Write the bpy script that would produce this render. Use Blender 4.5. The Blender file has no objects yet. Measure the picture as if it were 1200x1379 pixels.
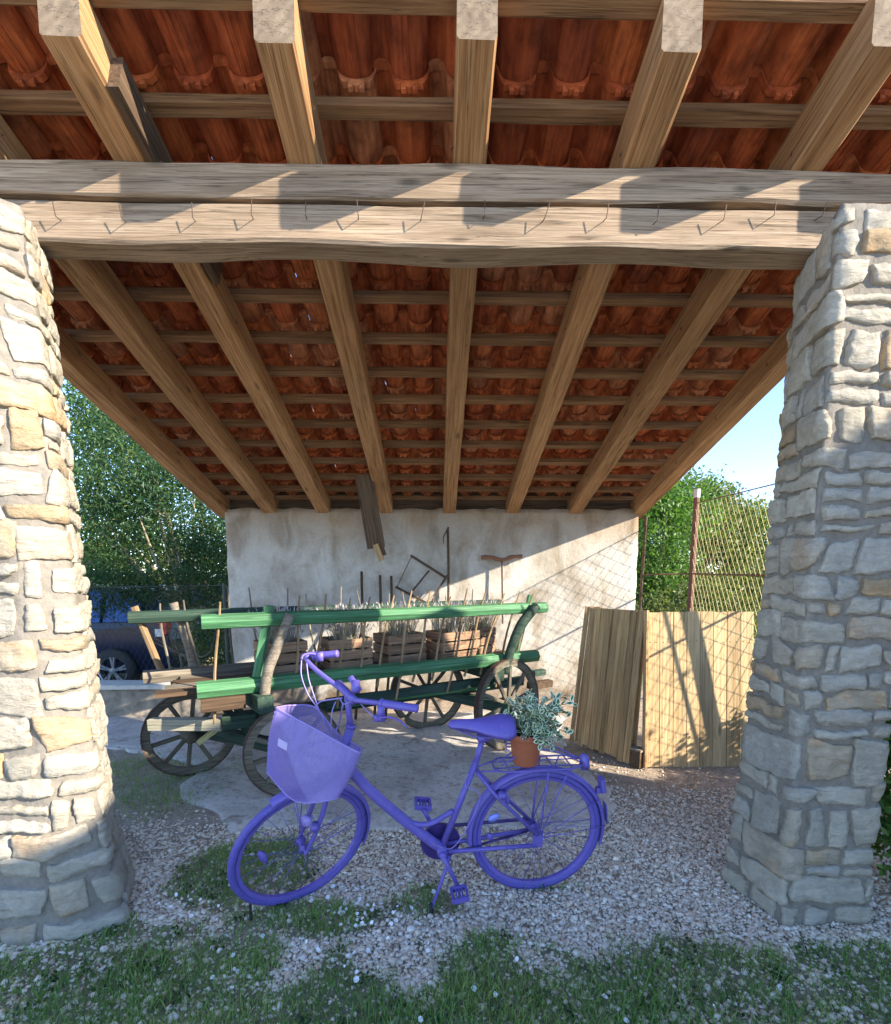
import bpy, math, random
import numpy as np
from mathutils import Vector, Matrix, Euler, noise, Quaternion
random.seed(7); rng = np.random.default_rng(11)
PI = math.pi
scn = bpy.context.scene
col = scn.collection

# ------------------------------------------------------------------ camera, sky, sun
F, CX, CY, EYE = 650.0, 600.0, 842.0, 1.62
PITCH = math.atan((CY - 772) / F); YAW = math.radians(1.0516)
cam_d = bpy.data.cameras.new('camera'); cam = bpy.data.objects.new('camera', cam_d); col.objects.link(cam)
cam.location = (0, 0, EYE)
cam.rotation_euler = (PI / 2 - PITCH, 0, -YAW)
cam_d.sensor_fit = 'HORIZONTAL'; cam_d.sensor_width = 36; cam_d.lens = 36 * F / 1200
cam_d.shift_y = (CY - 689.5) / 1200; cam_d.clip_start = .05; cam_d.clip_end = 900
scn.camera = cam
SUN_DIR = Vector((1, -.49, .515)).normalized()          # towards the sun
w = bpy.data.worlds.new("World"); scn.world = w; w.use_nodes = True
nt = w.node_tree; bg = nt.nodes['Background']
sky = nt.nodes.new('ShaderNodeTexSky'); sky.sky_type = 'NISHITA'; sky.sun_disc = False
sky.sun_elevation = math.asin(SUN_DIR.z); sky.sun_rotation = math.atan2(SUN_DIR.x, SUN_DIR.y)
sky.air_density = .55; sky.dust_density = 0.; sky.ozone_density = 1.5
nt.links.new(sky.outputs[0], bg.inputs[0]); bg.inputs[1].default_value = .15
sd = bpy.data.lights.new('sun', 'SUN'); sd.energy = 3.6; sd.angle = math.radians(.53); sd.color = (1, .89, .72)
sun = bpy.data.objects.new('sun', sd); col.objects.link(sun); sun.rotation_euler = SUN_DIR.to_track_quat('Z', 'Y').to_euler()
sun.location = (8, -5, 8)
vs = scn.view_settings; vs.view_transform = 'Standard'; vs.look = 'None'; vs.gamma = 1; vs.use_curve_mapping = False
vs.exposure = 2.08
try:
    scn.cycles.max_bounces = 10; scn.cycles.diffuse_bounces = 6; scn.cycles.transparent_max_bounces = 8
except Exception: pass

# where a direction through the lens meets a plane of constant depth (used only to survey real positions)
_fw = Vector((math.sin(YAW) * math.cos(PITCH), math.cos(YAW) * math.cos(PITCH), -math.sin(PITCH)))
_rt = Vector((math.cos(YAW), -math.sin(YAW), 0)); _up = _rt.cross(_fw)
def _ray(x, y): return _fw + _rt * ((x - CX) / F) - _up * ((y - CY) / F)
def at(x, y, Y):
    d = _ray(x, y); return Vector((0, 0, EYE)) + d * (Y / d.y)

# ------------------------------------------------------------------ object helpers
def tag(o, label=None, cat=None, group=None, kind=None):
    if label: o['label'] = label
    if cat: o['category'] = cat
    if group: o['group'] = group
    if kind: o['kind'] = kind
    return o
def empty(name, loc=(0, 0, 0), rot=(0, 0, 0), label=None, cat=None, group=None):
    o = bpy.data.objects.new(name, None); o.location = loc; o.rotation_euler = rot; o.empty_display_size = .1
    col.objects.link(o); return tag(o, label, cat, group)
def wmat(o):
    m = o.matrix_basis.copy()
    while o.parent: o = o.parent; m = o.matrix_basis @ m
    return m
def link(name, me, mat=None, parent=None, M=None, local=False):
    """M is a world matrix unless local is set"""
    o = bpy.data.objects.new(name, me); col.objects.link(o)
    if mat is not None and me is not None and not me.materials:
        for m in (mat if isinstance(mat, (list, tuple)) else [mat]): me.materials.append(m)
    M = M if M is not None else Matrix.Identity(4)
    if parent is not None:
        o.parent = parent
        if not local: M = wmat(parent).inverted() @ M
    o.matrix_basis = M
    return o
def mesh_of(v, f, smooth=False, mi=None):
    me = bpy.data.meshes.new('m'); me.from_pydata([tuple(p) for p in v], [], f)
    if smooth: me.polygons.foreach_set('use_smooth', [True] * len(me.polygons))
    if mi is not None: me.polygons.foreach_set('material_index', mi)
    me.update(); return me
class MB:
    def __init__(s): s.v = []; s.f = []; s.mi = []
    def add(s, v, f, mi=0):
        n = len(s.v); s.v += [Vector(p) for p in v]; s.f += [tuple(i + n for i in q) for q in f]; s.mi += [mi] * len(f); return s
    def box(s, c, size, R=None, mi=0):
        R = R or Matrix.Identity(3); c = Vector(c); h = [k / 2 for k in size]
        v = [c + R @ Vector((x * h[0], y * h[1], z * h[2])) for x in (-1, 1) for y in (-1, 1) for z in (-1, 1)]
        return s.add(v, [(0, 1, 3, 2), (4, 6, 7, 5), (0, 4, 5, 1), (2, 3, 7, 6), (0, 2, 6, 4), (1, 5, 7, 3)], mi)
    def tube(s, pts, r, n=8, closed=False, mi=0, flat=1.0):
        pts = [Vector(p) for p in pts]; N = len(pts)
        rs = r if isinstance(r, (list, tuple)) else [r] * N
        vv = []; prev = None
        for i, p in enumerate(pts):
            if closed: t = pts[(i + 1) % N] - pts[i - 1]
            else: t = pts[min(i + 1, N - 1)] - pts[max(i - 1, 0)]
            t.normalize()
            if prev is None:
                a = Vector((0, 0, 1)) if abs(t.z) < .9 else Vector((0, 1, 0)); u = t.cross(a).normalized()
            else:
                u = (prev - t * prev.dot(t)).normalized()
            prev = u; b = t.cross(u)
            for k in range(n):
                an = 2 * PI * k / n; vv.append(p + (u * math.cos(an) + b * math.sin(an) * flat) * rs[i])
        ff = []
        for i in range(N if closed else N - 1):
            j = (i + 1) % N
            for k in range(n):
                ff.append((i * n + k, i * n + (k + 1) % n, j * n + (k + 1) % n, j * n + k))
        if not closed:
            ff.append(tuple(range(n))[::-1]); ff.append(tuple((N - 1) * n + k for k in range(n)))
        return s.add(vv, ff, mi)
    def lathe(s, prof, axis='z', n=16, M=None, mi=0):
        vv = []; M = M or Matrix.Identity(4)
        for r, z in prof:
            for k in range(n):
                a = 2 * PI * k / n; p = Vector((r * math.cos(a), r * math.sin(a), z))
                if axis == 'y': p = Vector((p.x, p.z, p.y))
                vv.append(M @ p)
        ff = [(i * n + k, i * n + (k + 1) % n, (i + 1) * n + (k + 1) % n, (i + 1) * n + k) for i in range(len(prof) - 1) for k in range(n)]
        return s.add(vv, ff, mi)
    def build(s, name, mat, parent=None, M=None, smooth=False, local=True, mi=False):
        me = mesh_of(s.v, s.f, smooth, s.mi if mi else None)
        return link(name, me, mat, parent, M, local)
def np_mesh(v, tri, attrs=None):
    me = bpy.data.meshes.new('m'); nv, nf = len(v), len(tri)
    me.vertices.add(nv); me.vertices.foreach_set('co', np.asarray(v, np.float32).ravel())
    me.loops.add(nf * 3); me.loops.foreach_set('vertex_index', np.asarray(tri, np.int32).ravel())
    me.polygons.add(nf); me.polygons.foreach_set('loop_start', np.arange(0, nf * 3, 3, dtype=np.int32))
    me.polygons.foreach_set('loop_total', np.full(nf, 3, np.int32))
    for k, a in (attrs or {}).items():
        at_ = me.attributes.new(k, 'FLOAT', 'POINT'); at_.data.foreach_set('value', np.asarray(a, np.float32))
    me.update(calc_edges=True); me.validate(); return me
def smooth_path(pts, k=6):
    pts = [Vector(p) for p in pts]; out = []
    P = [pts[0] * 2 - pts[1]] + pts + [pts[-1] * 2 - pts[-2]]
    for i in range(1, len(P) - 2):
        for j in range(k):
            t = j / k; a, b, c, d = P[i - 1], P[i], P[i + 1], P[i + 2]
            out.append(.5 * ((2 * b) + (c - a) * t + (2 * a - 5 * b + 4 * c - d) * t * t + (3 * b - a - 3 * c + d) * t ** 3))
    out.append(pts[-1]); return out

# ------------------------------------------------------------------ materials
def mat_new(name):
    m = bpy.data.materials.new(name); m.use_nodes = True; return m, m.node_tree, m.node_tree.nodes['Principled BSDF']
class G:
    def __init__(s, nt): s.t = nt
    def n(s, typ, **kw):
        x = s.t.nodes.new(typ)
        for k, v in kw.items(): setattr(x, k, v)
        return x
    def l(s, a, b): s.t.links.new(a, b)
    def coord(s, kind='Object', scale=(1, 1, 1), rand=False):
        tc = s.n('ShaderNodeTexCoord'); mp = s.n('ShaderNodeMapping'); mp.inputs['Scale'].default_value = scale
        s.l(tc.outputs[kind], mp.inputs[0])
        if rand:
            oi = s.n('ShaderNodeObjectInfo'); mu = s.n('ShaderNodeMath', operation='MULTIPLY'); mu.inputs[1].default_value = 37.
            s.l(oi.outputs['Random'], mu.inputs[0]); cb = s.n('ShaderNodeCombineXYZ')
            for i in range(3): s.l(mu.outputs[0], cb.inputs[i])
            s.l(cb.outputs[0], mp.inputs['Location'])
        return mp.outputs[0]
    def noise(s, v, scale, detail=6, rough=.6, dist=0.):
        x = s.n('ShaderNodeTexNoise'); x.inputs['Scale'].default_value = scale; x.inputs['Detail'].default_value = detail
        x.inputs['Roughness'].default_value = rough; x.inputs['Distortion'].default_value = dist
        s.l(v, x.inputs['Vector']); return x.outputs['Fac']
    def ramp(s, fac, stops):
        x = s.n('ShaderNodeValToRGB'); e = x.color_ramp.elements
        while len(e) < len(stops): e.new(.5)
        for el, (p, c) in zip(e, stops):
            el.position = p; el.color = (c if len(c) == 4 else (*c, 1)) if isinstance(c, (tuple, list)) else (c, c, c, 1)
        s.l(fac, x.inputs[0]); return x.outputs[0]
    def mix(s, fac, a, b, mode='MIX'):
        x = s.n('ShaderNodeMixRGB', blend_type=mode)
        for i, q in enumerate((fac, a, b)):
            if isinstance(q, (int, float)): x.inputs[i].default_value = q
            elif isinstance(q, (tuple, list)): x.inputs[i].default_value = (*q, 1) if len(q) == 3 else q
            else: s.l(q, x.inputs[i])
        return x.outputs[0]
    def bump(s, h, st, dist=.01, bsdf=None, prev=None):
        b = s.n('ShaderNodeBump'); b.inputs['Strength'].default_value = st; b.inputs['Distance'].default_value = dist
        s.l(h, b.inputs['Height'])
        if prev is not None: s.l(prev, b.inputs['Normal'])
        if bsdf is not None: s.l(b.outputs[0], bsdf.inputs['Normal'])
        return b.outputs[0]
def simple(name, c, rough=.6, metal=0., var=.12, scale=20, bump=.15):
    m, nt, b = mat_new(name); g = G(nt)
    v = g.coord('Object', rand=True); f = g.noise(v, scale)
    cc = g.ramp(f, [(.25, tuple(k * (1 - var) for k in c)), (.75, tuple(min(1, k * (1 + var)) for k in c))])
    g.l(cc, b.inputs['Base Color']); b.inputs['Roughness'].default_value = rough; b.inputs['Metallic'].default_value = metal
    if bump: g.bump(f, bump, .004, b)
    return m
def wood(name, dark, mid, light, grain=1., rough=.8, knots=True, bump=.5, rvar=.25):
    """grain runs along the object's own X axis"""
    m, nt, b = mat_new(name); g = G(nt)
    v = g.coord('Object', (1.0 * grain, 26 * grain, 26 * grain), rand=True)
    v2 = g.coord('Object', (.6 * grain, 95 * grain, 95 * grain), rand=True)
    v3 = g.coord('Object', (1, 3, 3), rand=True)
    f1 = g.noise(v, 2.2, 8, .65, .6); f2 = g.noise(v2, 1.6, 5, .7, .3); f3 = g.noise(v3, 1.6, 4, .55)
    c = g.ramp(f1, [(.28, dark), (.5, mid), (.72, light)])
    c = g.mix(.55, c, g.ramp(f2, [(.3, .45), (.55, 1.)]), 'MULTIPLY')
    c = g.mix(.6, c, g.ramp(f3, [(.3, .55), (.6, 1.)]), 'MULTIPLY')
    f4 = g.noise(g.coord('Object', (.45 * grain, 34 * grain, 34 * grain), rand=True), 1.1, 3, .5, .8)
    c = g.mix(.75, c, g.ramp(f4, [(.47, 1.), (.492, .22), (.51, 1.)]), 'MULTIPLY')
    if knots:
        vo = g.n('ShaderNodeTexVoronoi'); vo.inputs['Scale'].default_value = 1.6; g.l(g.coord('Object', (1.2, 4, 4), rand=True), vo.inputs['Vector'])
        kn = g.ramp(vo.outputs['Distance'], [(.05, .25), (.13, 1.)]); c = g.mix(.7, c, kn, 'MULTIPLY')
    oi = g.n('ShaderNodeObjectInfo'); br = g.ramp(oi.outputs['Random'], [(0, 1 - rvar), (1, 1.)]); c = g.mix(1, c, br, 'MULTIPLY')
    g.l(c, b.inputs['Base Color']); b.inputs['Roughness'].default_value = rough; b.inputs['Specular IOR Level'].default_value = .25
    p = g.bump(f1, bump, .006); g.bump(f2, bump, .003, b, p)
    return m
M = {}
M['rafter'] = wood('rafter_wood', (.25, .115, .047), (.47, .255, .115), (.60, .39, .21))
m, nt, b = mat_new('sawn_end_grain'); g = G(nt); v = g.coord('Object', rand=True); f = g.noise(v, 14, 8, .7, .5)
wv_ = g.n('ShaderNodeTexWave', wave_type='RINGS', rings_direction='X'); wv_.inputs['Scale'].default_value = 9; wv_.inputs['Distortion'].default_value = 2.5; wv_.inputs['Detail'].default_value = 3; g.l(v, wv_.inputs['Vector'])
c = g.ramp(f, [(.3, (.12, .085, .055)), (.55, (.21, .155, .105)), (.75, (.27, .21, .15))]); c = g.mix(.3, c, g.ramp(wv_.outputs['Fac'], [(.2, .55), (.7, 1.)]), 'MULTIPLY')
f2 = g.noise(g.coord('Object', (1, 2, 9), rand=True), 5, 4); c = g.mix(.8, c, g.ramp(f2, [(.42, 1.), (.445, .3), (.465, 1.)]), 'MULTIPLY')
g.l(c, b.inputs['Base Color']); b.inputs['Roughness'].default_value = .9; g.bump(f, .5, .005, b); M['endgrain'] = m
M['beam'] = wood('weathered_beam', (.20, .135, .085), (.38, .275, .185), (.50, .39, .28), bump=.9, rvar=.1)
M['batten'] = wood('batten_wood', (.17, .08, .038), (.32, .175, .085), (.42, .26, .14))
M['darkwood'] = wood('dark_old_wood', (.05, .03, .02), (.12, .075, .045), (.2, .13, .08))
M['plank'] = wood('new_plank', (.50, .31, .14), (.72, .51, .27), (.80, .62, .38), rvar=.3, bump=.3)
M['slat'] = wood('reddish_plank', (.38, .21, .085), (.68, .43, .20), (.80, .57, .32), rvar=.4, bump=.4)
M['greywood'] = wood('grey_wood', (.13, .11, .085), (.26, .22, .17), (.40, .35, .28))
M['crate'] = wood('crate_wood', (.22, .12, .07), (.38, .23, .14), (.5, .34, .22), rvar=.3)
M['stick'] = wood('stick_wood', (.2, .12, .06), (.36, .24, .13), (.5, .36, .22), knots=False)
M['cartgreen'] = wood('old_green_paint', (.07, .11, .06), (.07, .23, .10), (.19, .38, .21), knots=False, rvar=.12, rough=.6, bump=.4)
M['cartdark'] = wood('old_dark_green_paint', (.02, .04, .03), (.035, .075, .055), (.1, .11, .08), knots=False)
M['wheelwood'] = wood('wheel_wood', (.07, .06, .045), (.17, .15, .11), (.3, .27, .2), knots=False, grain=2)
M['iron'] = simple('rusty_iron', (.09, .055, .04), .75, .3, .4, 40, .4)
M['rust'] = simple('rusty_tube', (.16, .075, .05), .8, .2, .4, 30, .3)
M['dark'] = simple('black_rubber', (.02, .02, .022), .7)
M['clay'] = simple('pot_clay', (.40, .12, .055), .65, 0, .15, 9, .1)
M['soil'] = simple('soil', (.05, .035, .025), .95, 0, .5, 60, 1.)
m, nt, b = mat_new('violet_paint'); g = G(nt); v = g.coord('Object'); f = g.noise(v, 9, 7, .65, .5); f2 = g.noise(v, 70, 5, .7)
c = g.mix(.6, (.145, .11, .43), g.ramp(f, [(.3, (.62, .62, .72)), (.6, (1, 1, 1)), (.75, (1.0, 1.0, 1.0))]), 'MULTIPLY'); c = g.mix(g.ramp(f2, [(.60, 0.), (.68, .35)]), c, (.34, .30, .46))
g.l(c, b.inputs['Base Color']); b.inputs['Roughness'].default_value = .46; g.l(g.ramp(f, [(.3, .6), (.7, .36)]), b.inputs['Roughness']); g.bump(f2, .25, .002, b); M['violet'] = m
M['violet_wire'] = simple('violet_wire', (.28, .22, .54), .4, 0, .1, 60, 0)
M['violet_dark'] = simple('violet_guard', (.05, .03, .16), .35, 0, .2, 30, .1)
M['violet_light'] = simple('reflector', (.25, .28, .80), .2, 0, .1, 60, 0)
M['wire'] = simple('chainlink_wire', (.36, .31, .15), .55, .35, .3, 6, 0)
M['wire_dark'] = simple('dark_wire', (.04, .05, .045), .6, .2, .2, 6, 0)
M['white_petal'] = simple('white_petal', (.8, .8, .78), .7, 0, .05, 10, 0)
M['carpaint'] = simple('dark_car_paint', (.01, .016, .045), .15, .1, .1, 3, 0)
M['carglass'] = simple('car_glass', (.035, .09, .26), .06, .3, .1, 2, 0)  # blue sky reflection painted into the glass base colour
M['alloy'] = simple('alloy', (.55, .56, .58), .3, .8, .05, 5, 0)
M['redlamp'] = simple('red_lamp', (.6, .03, .03), .2, 0, .1, 5, 0)
M['whitelamp'] = simple('pale_lamp', (.75, .72, .72), .2, 0, .1, 5, 0)

def stone_mat(name, sat=1.):
    m, nt, b = mat_new(name); g = G(nt)
    oi = g.n('ShaderNodeObjectInfo'); v = g.coord('Object', rand=True)
    base = g.ramp(oi.outputs['Random'], [(0, (.47, .42, .335)), (.3, (.53, .48, .39)), (.6, (.46, .43, .37)), (.88, (.50, .43, .33)), (1, (.46, .34, .21))])
    f = g.noise(v, 7, 7, .6, .4); f2 = g.noise(v, 3.0, 3, .5, 1.); f3 = g.noise(v, 45, 6, .7)
    c = g.mix(.55, base, g.ramp(f, [(.3, .55), (.62, 1.)]), 'MULTIPLY')
    warm = g.ramp(f2, [(.56, 0.), (.68, 1.)])
    oo = g.ramp(oi.outputs['Random'], [(.5, 0.), (.95, .6)]); wf = g.mix(1, warm, oo, 'MULTIPLY')
    c = g.mix(wf, c, (.60, .33, .13))
    c = g.mix(.35, c, g.ramp(f3, [(.3, .5), (.6, 1.)]), 'MULTIPLY')
    g.l(c, b.inputs['Base Color']); b.inputs['Roughness'].default_value = .9; b.inputs['Specular IOR Level'].default_value = .2
    vo = g.n('ShaderNodeTexVoronoi'); vo.inputs['Scale'].default_value = 17; g.l(g.coord('Object', (.8, .8, 1.5), rand=True), vo.inputs['Vector'])
    f4 = g.noise(g.coord('Object', (1, 1, 3.2), rand=True), 11, 8, .72, 1.2)
    p = g.bump(f, .55, .02); p = g.bump(vo.outputs['Distance'], .45, .02, None, p); p = g.bump(f4, .8, .022, None, p); g.bump(f3, .6, .006, b, p); return m
M['stone'] = stone_mat('limestone')
m, nt, b = mat_new('mortar'); g = G(nt); v = g.coord('Object'); f = g.noise(v, 30, 8, .7); f2 = g.noise(v, 3, 4)
c = g.mix(1, g.ramp(f, [(.3, (.18, .16, .135)), (.7, (.29, .26, .22))]), g.ramp(f2, [(.3, .75), (.7, 1.)]), 'MULTIPLY')
g.l(c, b.inputs['Base Color']); b.inputs['Roughness'].default_value = .95; g.bump(f, .8, .01, b); M['mortar'] = m

m, nt, b = mat_new('terracotta'); g = G(nt); v = g.coord('Object', rand=True); oi = g.n('ShaderNodeObjectInfo')
f = g.noise(g.coord('Object', (6, 1, 3), rand=True), 6, 6, .65); f2 = g.noise(v, 8, 5); f3 = g.noise(v, 60, 5)
c = g.ramp(oi.outputs['Random'], [(0, (.34, .085, .035)), (.2, (.54, .13, .04)), (.6, (.64, .185, .055)), (1, (.62, .27, .13))])
c = g.mix(.7, c, g.ramp(f, [(.34, (.30, .22, .20)), (.62, (1, 1, 1))]), 'MULTIPLY')
c = g.mix(.7, c, g.ramp(f2, [(.35, (.35, .26, .24)), (.55, (1, 1, 1))]), 'MULTIPLY')
g.l(c, b.inputs['Base Color']); b.inputs['Roughness'].default_value = .85; p = g.bump(f, .3, .004); g.bump(f3, .3, .002, b, p); M['tile'] = m

m, nt, b = mat_new('plaster'); g = G(nt); v = g.coord('Object'); f = g.noise(v, 2.2, 8, .6, .5); f2 = g.noise(v, 26, 8, .7); fs = g.noise(g.coord('Object', (2.0, 1, 1.1)), 1.5, 7, .62, .7); fb = g.noise(v, 120, 4)
c = g.ramp(f, [(.3, (.42, .385, .33)), (.55, (.54, .51, .455)), (.75, (.60, .58, .54))])
c = g.mix(.75, c, g.ramp(fs, [(.34, (.52, .44, .34)), (.56, (1, 1, 1))]), 'MULTIPLY')
c = g.mix(.4, c, g.ramp(f2, [(.3, .6), (.6, 1.)]), 'MULTIPLY')
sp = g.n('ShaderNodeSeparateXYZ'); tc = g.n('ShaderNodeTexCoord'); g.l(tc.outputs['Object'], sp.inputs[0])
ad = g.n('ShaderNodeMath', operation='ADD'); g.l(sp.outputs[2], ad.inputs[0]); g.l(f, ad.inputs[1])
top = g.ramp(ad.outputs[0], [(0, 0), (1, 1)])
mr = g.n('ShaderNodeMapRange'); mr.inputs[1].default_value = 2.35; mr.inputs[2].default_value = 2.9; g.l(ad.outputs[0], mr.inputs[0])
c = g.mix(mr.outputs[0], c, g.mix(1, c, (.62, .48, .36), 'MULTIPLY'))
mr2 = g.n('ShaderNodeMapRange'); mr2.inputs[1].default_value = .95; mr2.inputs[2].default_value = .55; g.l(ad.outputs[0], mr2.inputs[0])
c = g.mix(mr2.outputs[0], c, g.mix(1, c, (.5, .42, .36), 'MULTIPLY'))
g.l(c, b.inputs['Base Color']); b.inputs['Roughness'].default_value = .95; p = g.bump(f2, .6, .012); g.bump(fb, .5, .004, b, p); M['plaster'] = m

def leafmat(name, c1, c2, c3, trans=.35, rough=.45):
    m, nt, b = mat_new(name); g = G(nt)
    a = g.n('ShaderNodeAttribute'); a.attribute_name = 'rnd'
    c = g.ramp(a.outputs['Fac'], [(0, c1), (.5, c2), (1, c3)])
    g.l(c, b.inputs['Base Color']); b.inputs['Roughness'].default_value = rough; b.inputs['Specular IOR Level'].default_value = .3
    tr = g.n('ShaderNodeBsdfTranslucent'); g.l(g.mix(1, c, (1.6, 1.7, .7), 'MULTIPLY'), tr.inputs[0])
    mx = g.n('ShaderNodeMixShader'); mx.inputs[0].default_value = trans
    g.l(b.outputs[0], mx.inputs[1]); g.l(tr.outputs[0], mx.inputs[2]); g.l(mx.outputs[0], nt.nodes['Material Output'].inputs[0])
    return m
M['leaf_dark'] = leafmat('dark_blue_green_leaves', (.014, .045, .02), (.028, .075, .03), (.075, .13, .045))
M['leaf_sunny'] = leafmat('yellow_green_leaves', (.05, .09, .02), (.10, .15, .035), (.17, .21, .055))
M['leaf_bright'] = leafmat('bright_green_leaves', (.04, .10, .018), (.075, .16, .03), (.14, .23, .05))
M['leaf_olive'] = leafmat('olive_leaves', (.06, .09, .03), (.11, .14, .045), (.18, .20, .07))
M['grass'] = leafmat('grass_blades', (.11, .22, .055), (.21, .34, .09), (.50, .46, .21), .3, .5)
M['lavender'] = leafmat('dry_lavender', (.20, .20, .14), (.34, .31, .28), (.46, .40, .48), .2, .8)

# ------------------------------------------------------------------ ground
def gz(x, y):
    z = .012 * noise.noise(Vector((x * .9, y * .9, 0))) + .006 * noise.noise(Vector((x * 4, y * 4, 3)))
    k = min(1, max(0, (y - 5.62) / .1)) * min(1, max(0, (-x - 2.75) / .3)); z -= .2 * k
    return z
xs = np.concatenate([np.array([-220, -120, -60, -30, -16, -9, -6.5, -5]), np.arange(-4, 4.01, .08), np.array([5, 6.5, 9, 16, 30, 60, 120, 220])])
ys = np.concatenate([np.array([-60, -25, -10, -4, -1, 0, .8]), np.arange(1.3, 6.6, .08), np.array([7, 8, 10, 14, 22, 40, 80, 160, 300])])
v = [(x, y, gz(x, y)) for y in ys for x in xs]; nx = len(xs)
f = [(j * nx + i, j * nx + i + 1, (j + 1) * nx + i + 1, (j + 1) * nx + i) for j in range(len(ys) - 1) for i in range(nx - 1)]
m, nt, b = mat_new('ground_earth'); g = G(nt); v0 = g.coord('Object')
n1 = g.noise(v0, 1.7, 6, .6, .4); n2 = g.noise(v0, 9, 8, .7); n3 = g.noise(v0, 70, 4, .7); n4 = g.noise(v0, 260, 2, .6)
dirt = g.ramp(n2, [(.3, (.30, .23, .17)), (.52, (.50, .415, .33)), (.7, (.60, .51, .42))])
dirt = g.mix(.85, dirt, g.ramp(n3, [(.36, (.55, .46, .38)), (.56, (1, 1, 1))]), 'MULTIPLY')
dirt = g.mix(.6, dirt, g.ramp(n4, [(.36, .5), (.6, 1.)]), 'MULTIPLY')
grs = g.ramp(n2, [(.3, (.10, .125, .055)), (.7, (.22, .23, .12))])
sp = g.n('ShaderNodeSeparateXYZ'); g.l(v0, sp.inputs[0])
sm = g.n('ShaderNodeMath', operation='MULTIPLY_ADD'); g.l(n1, sm.inputs[0]); sm.inputs[1].default_value = 1.1; g.l(sp.outputs[1], sm.inputs[2])
k1 = g.n('ShaderNodeMapRange'); k1.inputs[1].default_value = 2.7; k1.inputs[2].default_value = 2.5; g.l(sm.outputs[0], k1.inputs[0])
k2 = g.n('ShaderNodeMapRange'); k2.inputs[1].default_value = 6.3; k2.inputs[2].default_value = 7.; g.l(sp.outputs[1], k2.inputs[0])
c = g.mix(k1.outputs[0], dirt, g.mix(.5, grs, dirt)); c = g.mix(k2.outputs[0], c, grs)
k3 = g.n('ShaderNodeMapRange'); k3.inputs[1].default_value = .9; k3.inputs[2].default_value = .4; g.l(sm.outputs[0], k3.inputs[0]); c = g.mix(k3.outputs[0], c, g.ramp(n2, [(.3, (.46, .39, .30)), (.7, (.62, .55, .45))]))  # pale unseen ground behind the camera, added to bounce sunlight forward
g.l(c, b.inputs['Base Color']); b.inputs['Roughness'].default_value = .95; p = g.bump(n2, .5, .03); p = g.bump(n3, .8, .012, None, p); g.bump(n4, .6, .004, b, p)
tag(link('ground', mesh_of(v, f, True), m), kind='structure')

# concrete slab, broken edges
def slab_outline():
    pts = [(-1.95, 3.55), (-1.55, 3.15), (-1.25, 2.92), (-.7, 2.98), (-.2, 2.93), (.3, 2.96), (.8, 2.93), (1.15, 3.05), (1.25, 3.5), (1.1, 4.1), (1.25, 4.7), (1.3, 5.4), (.1, 5.5), (-.9, 5.45), (-2.0, 5.5), (-2.9, 5.35), (-3.7, 5.3), (-3.6, 4.6), (-2.8, 4.3), (-2.1, 4.0)]
    P = smooth_path([Vector((*q, 0)) for q in pts + pts[:1]], 8)[:-1]
    return [Vector((q.x + .10 * noise.noise(q * 2.2) + .05 * noise.noise(q * 7), q.y + .10 * noise.noise(q * 2.2 + Vector((5, 5, 0))) + .05 * noise.noise(q * 7 + Vector((5, 5, 0))), 0)) for q in P]
so = slab_outline(); n = len(so); cc = Vector((-.7, 4.35, 0))
v = []; f = []
rings = [(1.015, -.02), (1., .010), (.985, .016), (.8, .018), (.6, .019), (.4, .019), (.2, .02)]
for s_, z_ in rings: v += [tuple(cc.lerp(q, s_) + Vector((0, 0, z_ + gz(q.x, q.y) * (1 if s_ > .9 else s_) + .004 * noise.noise(q * 5)))) for q in so]
for r in range(len(rings) - 1): f += [(r * n + i, r * n + (i + 1) % n, (r + 1) * n + (i + 1) % n, (r + 1) * n + i) for i in range(n)]
f.append(tuple((len(rings) - 1) * n + i for i in range(n)))
m, nt, b = mat_new('worn_concrete'); g = G(nt); v0 = g.coord('Object'); n1 = g.noise(v0, 2.2, 7, .6, .6); n2 = g.noise(v0, 28, 8, .75); n3 = g.noise(v0, 7, 6, .7, 1.)
c = g.ramp(n1, [(.3, (.40, .36, .32)), (.6, (.60, .56, .51)), (.8, (.66, .62, .57))])
c = g.mix(.8, c, g.ramp(n2, [(.32, (.42, .36, .3)), (.5, (1, 1, 1))]), 'MULTIPLY')
c = g.mix(.7, c, g.ramp(n3, [(.36, (.45, .38, .31)), (.46, (1, 1, 1))]), 'MULTIPLY')
g.l(c, b.inputs['Base Color']); b.inputs['Roughness'].default_value = .9; p = g.bump(n2, .5, .008); g.bump(n3, .4, .01, b, p)
tag(link('concrete_slab', mesh_of(v, f, True), m), kind='structure')

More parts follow.
